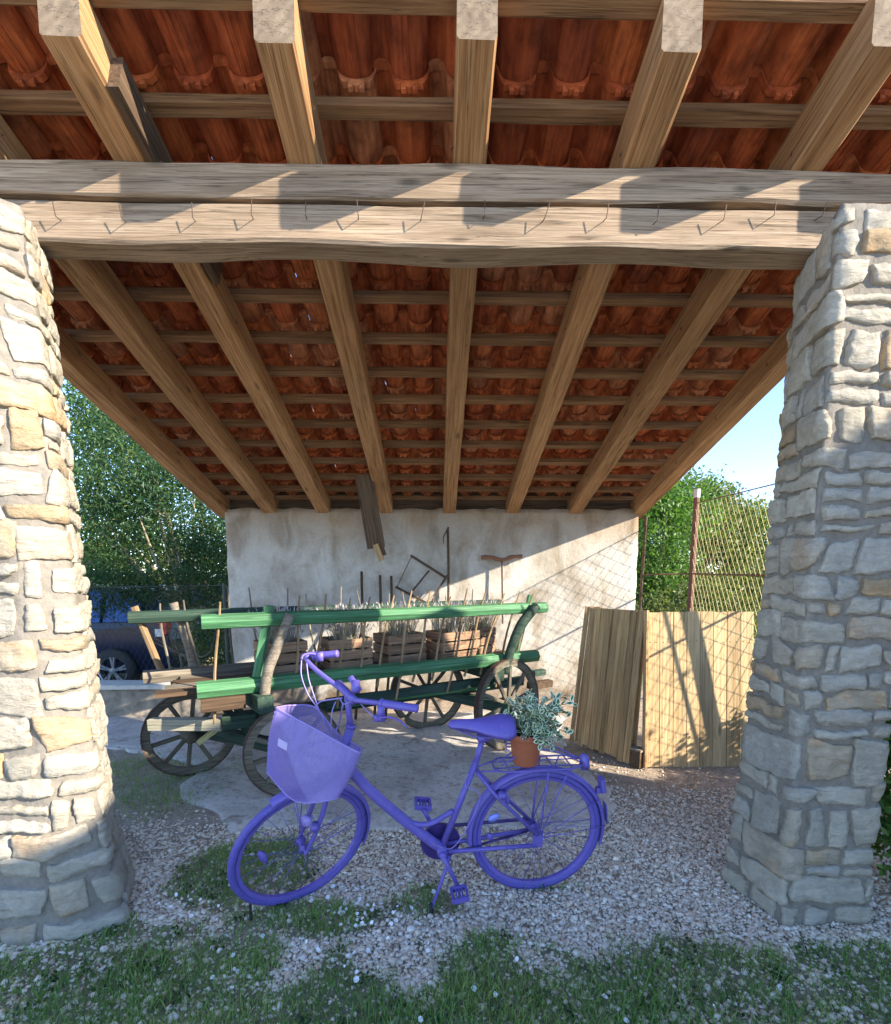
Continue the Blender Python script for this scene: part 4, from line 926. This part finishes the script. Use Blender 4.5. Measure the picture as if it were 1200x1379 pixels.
# saddle
def loft(secs, n=14):
    """secs: (x, halfwidth, ztop, zbot)"""
    mb = MB(); v = []
    for (x, hw, zt, zb) in secs:
        for k in range(n):
            a = 2 * PI * k / n; c, s_ = math.cos(a), math.sin(a); zz = (zt + zb) / 2 + s_ * (zt - zb) / 2
            v.append((x, c * hw * (1 if s_ > -.3 else .93), zz - (.25 * (zt - zb) * abs(c) ** 2 if s_ >= 0 else 0)))
    f = [(i * n + k, i * n + (k + 1) % n, (i + 1) * n + (k + 1) % n, (i + 1) * n + k) for i in range(len(secs) - 1) for k in range(n)]
    f += [tuple(range(n))[::-1], tuple((len(secs) - 1) * n + k for k in range(n))]; mb.add(v, f); return mb
mb = loft([(.455, .012, .935, .915), (.445, .025, .945, .905), (.40, .031, .950, .900), (.34, .045, .948, .890), (.29, .075, .948, .880), (.24, .100, .955, .868), (.20, .112, .962, .862), (.17, .108, .962, .868), (.15, .09, .957, .880), (.143, .05, .95, .90)], 18)
bp('saddle', mb)
mb = MB()
for s in (-1, 1): mb.tube([(.43, 0, .905), (.34, s * .022, .872), (.25, s * .03, .862), (.18, s * .06, .88)], .004, 6)
for s in (-1, 1):
    mb.tube([(.18 + .011 * math.cos(t * .9), s * .06 + .011 * math.sin(t * .9), .868 - .0022 * t) for t in range(24)], .0028, 4)
mb.box((.29, 0, .855), (.05, .05, .03)); bp('saddle_frame', mb)
# carrier rack
mb = MB(); zc = .706
mb.tube([(.235, -.035, zc), (.235, .035, zc), (.20, .07, zc), (-.13, .07, zc), (-.20, .045, zc + .005), (-.21, 0, zc + .005), (-.20, -.045, zc + .005), (-.13, -.07, zc), (.20, -.07, zc)], .0048, 7, closed=True)
for x in (.17, .06, -.05, -.14): mb.tube([(x, -.07, zc), (x, .07, zc)], .0035, 6)
for y in (-.03, .03): mb.tube([(.235, y, zc), (-.205, y, zc)], .003, 6)
for s in (-1, 1):
    mb.tube([(-.02, s * .07, zc), (.004, s * .066, RH_.z + .03)], .0042, 6); mb.tube([(.20, s * .06, zc), (.31, s * .02, .69)], .0042, 6)
    mb.tube([(-.12, s * .07, zc), (.002, s * .066, RH_.z + .02)], .0036, 6)
bp('carrier_rack', mb)
mb = MB(); mb.tube(smooth_path([(.20, .02, zc + .008), (.10, .03, zc + .07), (-.02, .03, zc + .085), (-.12, .03, zc + .05), (-.19, .02, zc + .01)], 5), .0035, 6)
mb.tube(smooth_path([(.20, -.02, zc + .008), (.10, -.03, zc + .07), (-.02, -.03, zc + .085), (-.12, -.03, zc + .05), (-.19, -.02, zc + .01)], 5), .0035, 6); bp('spring_clamp', mb)
mb = loft([(-.20, .004, zc + .03, zc - .02), (-.21, .026, zc + .045, zc - .045), (-.235, .03, zc + .035, zc - .05), (-.245, .022, zc + .02, zc - .045)], 14); bp('rear_lamp', mb)
mb = MB(); mb.box((-.325, 0, .575), (.022, .045, .075), Matrix.Rotation(.2, 3, 'Y')); mb.box((-.312, 0, .545), (.03, .02, .03)); bp('rear_reflector', mb, smooth=False)
mb = MB(); mb.add([(-.352, -.022, .47), (-.352, .022, .47), (-.370, .016, .36), (-.370, -.016, .36), (-.347, -.022, .47), (-.347, .022, .47), (-.366, .016, .36), (-.366, -.016, .36)], [(0, 1, 2, 3), (4, 7, 6, 5), (0, 4, 5, 1), (1, 5, 6, 2), (2, 6, 7, 3), (3, 7, 4, 0)]); bp('mud_flap', mb, smooth=False)
# chain guard, crankset, pedals
mb = MB()
n = 26; P = [(BBK.x + .10 * math.cos(2 * PI * i / n), BBK.z + .10 * math.sin(2 * PI * i / n)) for i in range(n)]
v = [(x, -.045, z) for x, z in P] + [(x, -.062, z) for x, z in P]
mb.add(v, [tuple(range(n)), tuple(range(2 * n - 1, n - 1, -1))] + [(i, i + n, (i + 1) % n + n, (i + 1) % n) for i in range(n)]); bp('chain_guard', mb, M['violet_dark'], smooth=False)
mb = MB(); mb.tube([BBK + Vector((-.03, -.052, .085)), RH_ + Vector((.03, -.052, .035))], .009, 6); mb.tube([BBK + Vector((-.03, -.052, -.08)), RH_ + Vector((.03, -.052, -.035))], .007, 6)
bp('chain', mb, M['violet_dark'])
ctr = math.atan2(.02 - .272, .374 - .48)
def crank(s, tip, name='crank'):
    e = Vector(tip); o = BBK + Vector((0, s * .062, 0)); mb = MB(); P = [o, o.lerp(e, .5), e]; mb.tube(P, [.0135, .0105, .011], 10); mb.tube([o - Vector((0, s * .03, 0)), o + Vector((0, s * .008, 0))], .017, 10)
    c_ = bp(name, mb); pd = MB(); q = e + Vector((0, s * .055, 0))
    pd.tube([e, q + Vector((0, s * .035, 0))], .006, 8)
    R_ = Matrix.Rotation(.15 * s, 3, 'Y')
    for dx in (-.036, .036): pd.box(q + R_ @ Vector((dx, 0, 0)), (.012, .08, .026), R_)
    for dy in (-.038, .038): pd.box(q + R_ @ Vector((0, dy, 0)), (.066, .010, .026), R_)
    for dx in (-.014, .014): pd.box(q + R_ @ Vector((dx, 0, 0)), (.006, .07, .018), R_)
    bp('pedal', pd, smooth=False)
crank(1, (.405, .066, .105)); crank(-1, (.565, -.066, .445))
# kickstand
mb = MB(); kt = BI @ Vector((-.035, 2.145, .006)); mb.tube([BBK + Vector((-.035, .03, -.02)), BBK + Vector((-.02, .05, -.07)), kt], [.011, .0085, .008], 8); bp('kickstand', mb)
mb = MB(); d = (kt - BBK).normalized(); mb.tube([kt - d * .045, kt + d * .01], [.011, .014], 8); bp('kickstand_foot', mb, M['dark'])
# stem and handlebar (turned to the left)
def W(px, py, Y): return BI @ at(px, py, Y)
S0 = W(467, 932, 2.125)
mb = MB(); mb.tube([HT, HT.lerp(S0, .5), S0], [.0145, .0135, .015], 12); bp('stem', mb)
mb = MB(); mb.tube([W(478, 945, 2.08), W(455, 920, 2.18)], .019, 12); mb.box(W(479, 925, 2.10), (.035, .04, .05), Matrix.Rotation(.7, 3, 'X')); mb.tube([W(472, 912, 2.12), W(484, 930, 2.09)], .014, 10); bp('bar_clamp', mb)
near = smooth_path([W(478, 943, 2.07), W(495, 945, 2.02), W(520, 948, 1.975), W(561, 954, 1.945)], 6)
far = smooth_path([W(462, 930, 2.14), W(438, 912, 2.21), W(421, 898, 2.27), W(413, 887, 2.31), W(420, 881, 2.33), W(452, 880, 2.30)], 6)
mb = MB(); mb.tube(near, .0115, 10); mb.tube(far, .0115, 10); mb.tube([near[0], far[0]], .012, 10); bp('handlebar', mb)
def grip(a, b_):
    mb = MB(); n = 22; mb.tube([a.lerp(b_, i / n) for i in range(n + 1)], [.0165 + (.0022 if i % 2 else 0) for i in range(n + 1)], 12); mb.tube([a, a.lerp(b_, .07)], .021, 12); bp('grip', mb)
grip(W(512, 947, 1.98), W(563, 954.5, 1.945)); grip(W(422, 884, 2.325), W(455, 880, 2.30))
mb = MB(); mb.box(W(513, 958, 1.975), (.03, .03, .05)); mb.box(W(511, 967, 1.975), (.05, .022, .025)); P = smooth_path([W(505, 967, 1.97), W(525, 966, 1.95), W(540, 972, 1.94), W(548, 980, 1.94)], 5); mb.tube(P, .0055, 7, flat=.6); bp('brake_lever', mb)
mb = MB(); P = smooth_path([W(432, 884, 2.3), W(420, 880, 2.26), W(409, 882, 2.22), W(406, 888, 2.2)], 5); mb.tube(P, .0055, 7); mb.box(W(431, 884, 2.29), (.03, .03, .04)); bp('brake_lever', mb)
def cable(pts, name='cable'):
    mb = MB(); mb.tube(smooth_path(pts, 8), .0028, 5); bp(name, mb, M['violet_wire'])
cable([W(406, 889, 2.2), W(406, 910, 2.17), W(415, 935, 2.14), W(428, 955, 2.15), W(440, 985, 2.16), W(447, 1060, 2.17)])
cable([W(413, 893, 2.2), W(416, 915, 2.18), W(424, 940, 2.16), W(430, 958, 2.15)])
cable([W(452, 945, 2.13), W(447, 960, 2.10), W(446, 985, 2.1), W(450, 1010, 2.13), W(462, 1040, 2.14)])
cable([W(486, 948, 2.05), W(495, 958, 2.0), W(504, 965, 1.98)]); cable([W(457, 940, 2.11), W(463, 948, 2.09), W(472, 945, 2.08)])
cable([BBK + Vector((.05, .03, .05)), Vector((.42, .03, .30)), Vector((.30, .03, .55)), Vector((.37, .02, .62)), Vector((.36, .02, .68))])
# front lamp pieces
mb = MB(); q = BI @ at(412, 1106, 2.09); mb.lathe([(0, -.012), (.028, -.010), (.030, 0), (.02, .012), (0, .014)], 'y', 18, Matrix.Translation(q) @ Matrix.Rotation(-.5, 4, 'Z')); mb.tube([q, q + Vector((-.03, -.02, .01))], .008, 6); bp('front_lamp', mb, M['violet_wire'])
mb = MB(); q = BI @ at(424, 1113, 2.13); mb.lathe([(0, -.02), (.018, -.018), (.02, .02), (0, .022)], 'y', 12, Matrix.Translation(q)); bp('dynamo', mb)
mb = MB(); mb.box(FL @ Vector((-.07, .0, .365)), (.05, .06, .02)); mb.tube([FL @ Vector((-.07, -.04, .36)), FL @ Vector((-.05, -.045, .31))], .006, 6); mb.tube([FL @ Vector((-.07, .04, .36)), FL @ Vector((-.05, .045, .31))], .006, 6); bp('front_brake', mb)
mb = MB(); mb.tube([SC + Vector((-.12, .03, -.12)), SC + Vector((-.16, .04, -.15)), SC + Vector((-.15, .045, -.19))], .012, 8); mb.box(SC + Vector((-.13, .04, -.13)), (.04, .05, .03)); bp('rear_brake', mb)
def refl(px, py, Y, wd, ht, name='spoke_reflector', mat='violet_light'):
    q = BI @ at(px, py, Y); mb = MB(); n = 12
    mb.lathe([(0, -.006), (wd, -.005), (wd, .005), (0, .006)], 'y', n, Matrix.Translation(q) @ Matrix.Rotation(.4, 4, 'Y') @ Matrix.Diagonal((1, 1, ht / wd, 1))); bp(name, mb, M[mat])
refl(354, 1154, 2.10, .017, .035, mat='violet'); refl(665, 1101, 2.225, .03, .017); refl(660, 1127, 2.25, .014, .022, mat='violet')
# wire basket hung on the bar
def bask():
    nearp = [(371, 953, 2.08), (480, 1012, 1.95), (451, 1076, 2.0), (398, 1079, 2.03), (359, 1040, 2.08)]
    farp = [(396, 951, 2.28), (430, 958, 2.28), (483, 1008, 2.18)]
    A, E, G_, H_, F_ = [BI @ at(*p) for p in nearp]
    C1, C2, C3 = BI @ at(424, 953, 2.26), BI @ at(452, 985, 2.23), BI @ at(484, 1006, 2.08)
    G2, H2, F2 = BI @ at(455, 1062, 2.16), BI @ at(408, 1066, 2.2), BI @ at(372, 1034, 2.22)
    A2 = BI @ at(392, 950, 2.22)
    rim = smooth_path([A, A.lerp(E, .5), E, E.lerp(C3, .6) + Vector((-.012, 0, 0)), C3, C2, C1, A2, A], 10)
    bot = smooth_path([F_, H_, G_, G_.lerp(G2, .6), G2, G2.lerp(H2, .5), H2, F2, F_], 10)
    ba = empty('basket'); ba.parent = bike
    mb = MB(); mb.tube(rim[:-1], .0042, 6, closed=True); bp('rim_wire', mb, M['violet_wire'], parent=ba)
    mb = MB(); mb.tube(bot[:-1], .003, 5, closed=True); bp('base_wire', mb, M['violet_wire'], parent=ba)
    def resamp(P, n):
        L = [0]
        for i in range(1, len(P)): L.append(L[-1] + (P[i] - P[i - 1]).length)
        out = []
        for k in range(n):
            s_ = L[-1] * k / n; j = max(i for i in range(len(L) - 1) if L[i] <= s_); out.append(P[j].lerp(P[j + 1], (s_ - L[j]) / max(1e-6, L[j + 1] - L[j])))
        return out
    n = 120; R_, B_ = resamp(rim, n), resamp(bot, n); mb = MB(); rr = .0017; m_ = 30
    cen = sum(R_, Vector()) / n
    for i in range(n):
        for k in (1, -1):      # diagonal strands wrapping the basket
            pts = []
            for j in range(0, m_ + 1, 2):
                t = j / m_; ii = (i + k * j // 1) % n; p = R_[ii].lerp(B_[ii], t); p = p + (p - cen).normalized() * (.012 * math.sin(PI * t)) ; pts.append(p)
            mb.tube(pts, rr, 3)
    bc = sum(B_, Vector()) / n
    for i in range(0, n // 2, 1):
        mb.tube([B_[i], B_[n - 1 - i]], rr, 3)
    for i in range(0, n // 2, 2):
        a_ = B_[(i + n // 4) % n]; b2 = B_[(n // 4 - 1 - i) % n]; mb.tube([a_, b2], rr, 3)
    bp('wire_mesh', mb, M['violet_wire'], parent=ba, smooth=False)
    nm = A.lerp(E, .12).lerp(F_.lerp(H_, .12), .38) ; dx = (E - A).normalized(); dz = (A - F_).normalized(); pl = MB()
    o = nm + Vector((0, .012, 0)); sz = .026
    pl.add([o, o + dx * .05, o + dx * .05 - dz * .035, o - dz * .035, o - Vector((0, .003, 0)), o + dx * .05 - Vector((0, .003, 0)), o + dx * .05 - dz * .035 - Vector((0, .003, 0)), o - dz * .035 - Vector((0, .003, 0))], [(0, 1, 2, 3), (7, 6, 5, 4), (0, 4, 5, 1), (1, 5, 6, 2), (2, 6, 7, 3), (3, 7, 4, 0)]); bp('name_plate', pl, M['plate'], parent=ba, smooth=False)
    hk = MB(); q0 = E.lerp(C3, .7); hk.tube(smooth_path([C2, C2 + Vector((-.02, 0, .05)), S0 + Vector((.02, -.02, -.06))], 5), .004, 6); hk.tube(smooth_path([C1, C1 + Vector((-.03, 0, .03)), S0 + Vector((.02, .02, -.02))], 5), .004, 6); bp('hook', hk, M['violet_wire'], parent=ba)
    for a_, b2 in ((H_, FL @ Vector((.0, .05, .01))), (H2, FL @ Vector((.0, -.05, .01)))):
        st = MB(); st.tube([a_, b2], .003, 5); bp('strut', st, parent=ba)
M['plate'] = simple('pale_plate', (.42, .36, .62), .5, 0, .05)
bask()
tube_thing('ground_peg', [at(337, 1219, 2.12), Vector((at(337, 1219, 2.12).x, 2.12, -.02))], .007, M['dark'], 'short black peg in the ground under the front wheel', 'peg', smooth=False)

# ------------------------------------------------------------------ potted plant on the carrier
pc = BW @ Vector((.075, .0, zc + .004)); pot = empty('potted_plant', pc, (0, 0, 0), 'terracotta pot with a variegated trailing plant standing on the bicycle carrier', 'potted plant')
pc_r = [(.055, 0), (.060, .004), (.078, .125), (.080, .128), (.092, .130), (.094, .160), (.086, .161), (.083, .15), (.078, .15)]
mb = MB(); mb.lathe(pc_r, 'z', 32); mb.add([(0.055 * math.cos(2 * PI * k / 32), .055 * math.sin(2 * PI * k / 32), 0) for k in range(32)], [tuple(range(31, -1, -1))]); mb.build('pot', M['clay'], pot, None, True)
mb = MB(); mb.lathe([(.083, .148), (.05, .153), (0.001, .155)], 'z', 24); mb.build('soil', M['soil'], pot)
V = []; Fc = []; mi = []
def leaf8(p, d, nrm_, L, Wd):
    s_ = d.cross(nrm_).normalized(); nrm_ = s_.cross(d).normalized(); b0 = len(V)
    out = [(0, 0), (.2, .32), (.5, .5), (.8, .34), (1, 0), (.8, -.34), (.5, -.5), (.2, -.32)]
    for t, w_ in out: V.append(p + d * L * t + s_ * Wd * w_ + nrm_ * (abs(w_) * .25 * Wd - .25 * L * t * t))
    for t, w_ in out: tt = .5 + (t - .5) * .76; V.append(p + d * L * tt + s_ * Wd * w_ * .58 + nrm_ * (abs(w_) * .15 * Wd - .25 * L * tt * tt + .0006))
    for i in range(8): Fc.append((b0 + i, b0 + (i + 1) % 8, b0 + 8 + (i + 1) % 8, b0 + 8 + i)); mi.append(1)
    Fc.append(tuple(b0 + 8 + i for i in range(8))); mi.append(0)
def rv(s=1.): return Vector((random.gauss(0, s), random.gauss(0, s), random.gauss(0, s)))
st = MB()
for k in range(46):
    a = random.uniform(0, 2 * PI); r0 = random.uniform(.0, .06); p = Vector((r0 * math.cos(a), r0 * math.sin(a), .15))
    e = Vector((random.gauss(.045, .085), random.gauss(0, .07), random.uniform(.14, .33)))
    if k < 7: e = Vector((random.uniform(.14, .24), random.uniform(-.08, .06), random.uniform(.12, .27)))
    if 7 <= k < 13: e = Vector((random.uniform(-.02, .12), random.uniform(-.13, -.07), random.uniform(.12, .19)))
    P_ = smooth_path([p, p.lerp(e, .5) + Vector((0, 0, .04)), e], 5); st.tube(P_, .0018, 4)
    for j, q in enumerate(P_[2:]):
        for s in (-1, 1):
            d = (rv(.8) + (e - p).normalized() * .6 + Vector((0, 0, .3))).normalized(); leaf8(q + rv(.004), d, (rv(.6) + Vector((0, -.3, .8))).normalized(), random.uniform(.026, .042), random.uniform(.016, .024))
me = mesh_of(V, Fc, False, mi); link('foliage', me, [simple('leaf_centre', (.045, .13, .045), .4, 0, .3, 40, 0), simple('leaf_margin', (.62, .68, .48), .45, 0, .1, 40, 0)], pot, None, True)
st.build('stems', simple('green_stem', (.12, .18, .06), .6), pot)

# ------------------------------------------------------------------ gravel, grass, petals
ico_v = []; t = (1 + 5 ** .5) / 2
ico_v = np.array([(-1, t, 0), (1, t, 0), (-1, -t, 0), (1, -t, 0), (0, -1, t), (0, 1, t), (0, -1, -t), (0, 1, -t), (t, 0, -1), (t, 0, 1), (-t, 0, -1), (-t, 0, 1)]) / 1.9
ico_f = np.array([(0, 11, 5), (0, 5, 1), (0, 1, 7), (0, 7, 10), (0, 10, 11), (1, 5, 9), (5, 11, 4), (11, 10, 2), (10, 7, 6), (7, 1, 8), (3, 9, 4), (3, 4, 2), (3, 2, 6), (3, 6, 8), (3, 8, 9), (4, 9, 5), (2, 4, 11), (6, 2, 10), (8, 6, 7), (9, 8, 1)])
def nz2(x, y, s, o=0): return noise.noise(Vector((x * s, y * s, o)))
def grassy(x, y):
    g_ = (1.93 - y) * 2.4 + .9 * nz2(x, y, 2.3, 4) + .5 * nz2(x, y, 6, 8)
    for (cx_, cy_, rx, ry_, a) in ((-1.05, 2.5, .42, .35, .9), (-.62, 2.12, .42, .16, .7), (-.05, 2.2, .2, .16, .9), (-1.3, 2.05, .35, .12, .5), (.5, 2.33, .5, .06, .35), (1.0, 1.86, .35, .14, .8), (1.75, 1.84, .4, .14, .5), (-2.0, 3.6, .45, .5, 1.3), (-2.5, 3.9, .5, .45, .9)):
        g_ = max(g_, a - ((x - cx_) / rx) ** 2 * .8 - ((y - cy_) / ry_) ** 2 * .8 + .55 * nz2(x, y, 5, 2))
    if x > -.2 and 2.0 < y < 3: g_ -= .25
    return g_
def scatter_gravel():
    pts = []
    N = 190000
    X = rng.uniform(-3.0, 2.9, N); Y = 1.45 + (4.1 - 1.45) * rng.random(N) ** 1.4
    for x, y in zip(X, Y):
        if x > -1.75 and y > 3.0 + .2 * nz2(x, y, 3) + .12 * nz2(x, y, 9) + (random.random() ** 6) * .5 and x < 1.1: continue
        gm = grassy(x, y); p_ = 1.0
        if gm > .15: p_ = .34 - .28 * min(1, gm)
        if y > 2.75: p_ *= max(.04, 1 - (y - 2.75) * 1.2)
        if x < -1.3 and y > 2.6: p_ *= .55
        if random.random() < p_: pts.append((x, y, gz(x, y)))
        if len(pts) > 78000: break
    return np.array(pts)
GP = scatter_gravel(); n = len(GP); print('gravel', n)
sz = rng.lognormal(np.log(.0056), .36, n); sz = np.clip(sz, .0025, .017)
V = ico_v[None] * (1 + .28 * rng.normal(size=(n, 12, 1))) * sz[:, None, None] * rng.uniform(.7, 1.35, (n, 1, 3)) * np.array([1.15, 1, .72])
an = rng.uniform(0, 2 * PI, n); c, s = np.cos(an), np.sin(an); x, y = V[..., 0].copy(), V[..., 1].copy()
V[..., 0] = x * c[:, None] - y * s[:, None]; V[..., 1] = x * s[:, None] + y * c[:, None]
V += GP[:, None]; V[..., 2] += (sz * rng.uniform(.1, .75, n))[:, None]
T = (ico_f[None] + (np.arange(n) * 12)[:, None, None]).reshape(-1, 3)
m, nt, b = mat_new('gravel_stone'); g = G(nt); a = g.n('ShaderNodeAttribute'); a.attribute_name = 'rnd'
cc = g.ramp(a.outputs['Fac'], [(0, (.40, .30, .21)), (.15, (.68, .56, .43)), (.5, (.82, .71, .57)), (.8, (.88, .81, .70)), (1, (.66, .48, .32))])
f_ = g.noise(g.coord('Object'), 160, 4); cc = g.mix(.4, cc, g.ramp(f_, [(.3, .55), (.6, 1.)]), 'MULTIPLY'); g.l(cc, b.inputs['Base Color']); b.inputs['Roughness'].default_value = .9
tag(link('gravel', np_mesh(V.reshape(-1, 3), T, {'rnd': np.repeat(rng.random(n), 12)}), m), 'loose pale limestone gravel under and around the bicycle', 'gravel', kind='stuff')

def blades():
    B = []
    N = 165000; X = rng.uniform(-3.0, 2.9, N); Y = rng.uniform(1.42, 2.9, N)
    for x, y in zip(X, Y):
        gm = grassy(x, y)
        if random.random() < min(1, max(0, (gm + .05) * 1.5)) * (.85 if y < 2 else .6): B.append((x, y))
    N = 9000; X = rng.uniform(-2.9, -1.5, N); Y = rng.uniform(3.0, 4.9, N)
    for x, y in zip(X, Y):
        if random.random() < min(1, max(0, grassy(x, y) * 1.2)): B.append((x, y))
    return np.array(B)
BP = blades(); n = len(BP); print('blades', n)
hh = rng.uniform(.012, .048, n) * (1 + .5 * np.array([nz2(x, y, 4, 1) for x, y in BP])); an = rng.uniform(0, 2 * PI, n); ln = hh * rng.uniform(.2, 1.2, n); wd = rng.uniform(.0011, .0024, n)
zz = np.array([gz(x, y) for x, y in BP]); B0 = np.stack([BP[:, 0], BP[:, 1], zz - .003], 1); dr = np.stack([np.cos(an), np.sin(an), 0 * an], 1); sd2 = np.stack([-np.sin(an), np.cos(an), 0 * an], 1) * wd[:, None]
mid = B0 + dr * (ln * .35)[:, None]; mid[:, 2] += hh * .62; tip = B0 + dr * ln[:, None]; tip[:, 2] += hh
V = np.stack([B0 - sd2, B0 + sd2, mid - sd2 * .8, mid + sd2 * .8, tip], 1).reshape(-1, 3); i = np.arange(n)[:, None] * 5
T = np.concatenate([i + [0, 1, 3], i + [0, 3, 2], i + [2, 3, 4]])
rn = np.clip(rng.beta(2, 3.2, n) + .2 * np.array([nz2(x, y, 1.8, 9) for x, y in BP]), 0, 1)
tag(link('grass', np_mesh(V, T, {'rnd': np.repeat(rn, 5)}), M['grass']), 'short patchy grass growing through the gravel in front', 'grass', kind='stuff')
# small broad-leaved weeds
P = []
for k in range(130):
    x, y = random.uniform(-1.9, 1.8), random.uniform(1.55, 2.7)
    if grassy(x, y) < .1: continue
    for j in range(14): P.append((x + random.gauss(0, .02), y + random.gauss(0, .02), gz(x, y) + random.uniform(.006, .03)))
V, T, rn = leaves(np.array(P), .022, asp=.5); tag(link('weeds', np_mesh(V, T, {'rnd': rn}), M['leaf_dark']), 'small broad leaved weeds between the grass', 'weeds', kind='stuff')
P = []
for k in range(2600):
    x, y = (random.uniform(.7, 2.7), random.uniform(2.6, 5.2)) if k % 3 else (random.uniform(-3.2, 1.), random.uniform(2.2, 5.6))
    if nz2(x, y, 2.5, 7) + random.random() * .8 > .35: P.append((x, y, gz(x, y) + .02 + random.uniform(0, .006)))
P = np.array(P); V, T, rn = leaves(P, .022, asp=.45); V[:, 2] = np.repeat(P[:, 2], 4) + (V[:, 2] - np.repeat(P[:, 2], 4)) * .25
tag(link('dead_leaves', np_mesh(V, T, {'rnd': rn}), leafmat('brown_litter', (.06, .035, .02), (.14, .085, .04), (.26, .17, .09), .05, .8)), 'small dry leaves and bits littering the trodden floor', 'leaf litter', kind='stuff')
# white petals lying in the grass
V = []; T = []
for k in range(120):
    cx_, cy_, sg = random.choice([(-.42, 2.18, .10), (-.25, 2.12, .12), (-1.3, 2.2, .12), (-.7, 1.95, .25), (.3, 1.9, .5), (-.5, 2.3, .1), (.5, 1.75, .5)])
    x, y = random.gauss(cx_, sg), random.gauss(cy_, sg * .6); r = random.uniform(.006, .014); z = gz(x, y) + random.uniform(.015, .03); b0 = len(V); nrm_ = rv(.4) + Vector((0, -.3, 1))
    a_ = nrm_.orthogonal().normalized(); b_ = nrm_.normalized().cross(a_)
    V.append((x, y, z))
    for j in range(6): q = Vector((x, y, z)) + (a_ * math.cos(j * PI / 3) + b_ * math.sin(j * PI / 3)) * r * random.uniform(.7, 1.1) + nrm_.normalized() * .003; V.append(tuple(q))
    T += [(b0, b0 + 1 + j, b0 + 1 + (j + 1) % 6) for j in range(6)]
tag(link('fallen_petals', np_mesh(V, T), M['white_petal']), 'scattered white petals lying in the grass near the front wheel', 'petals', kind='stuff')
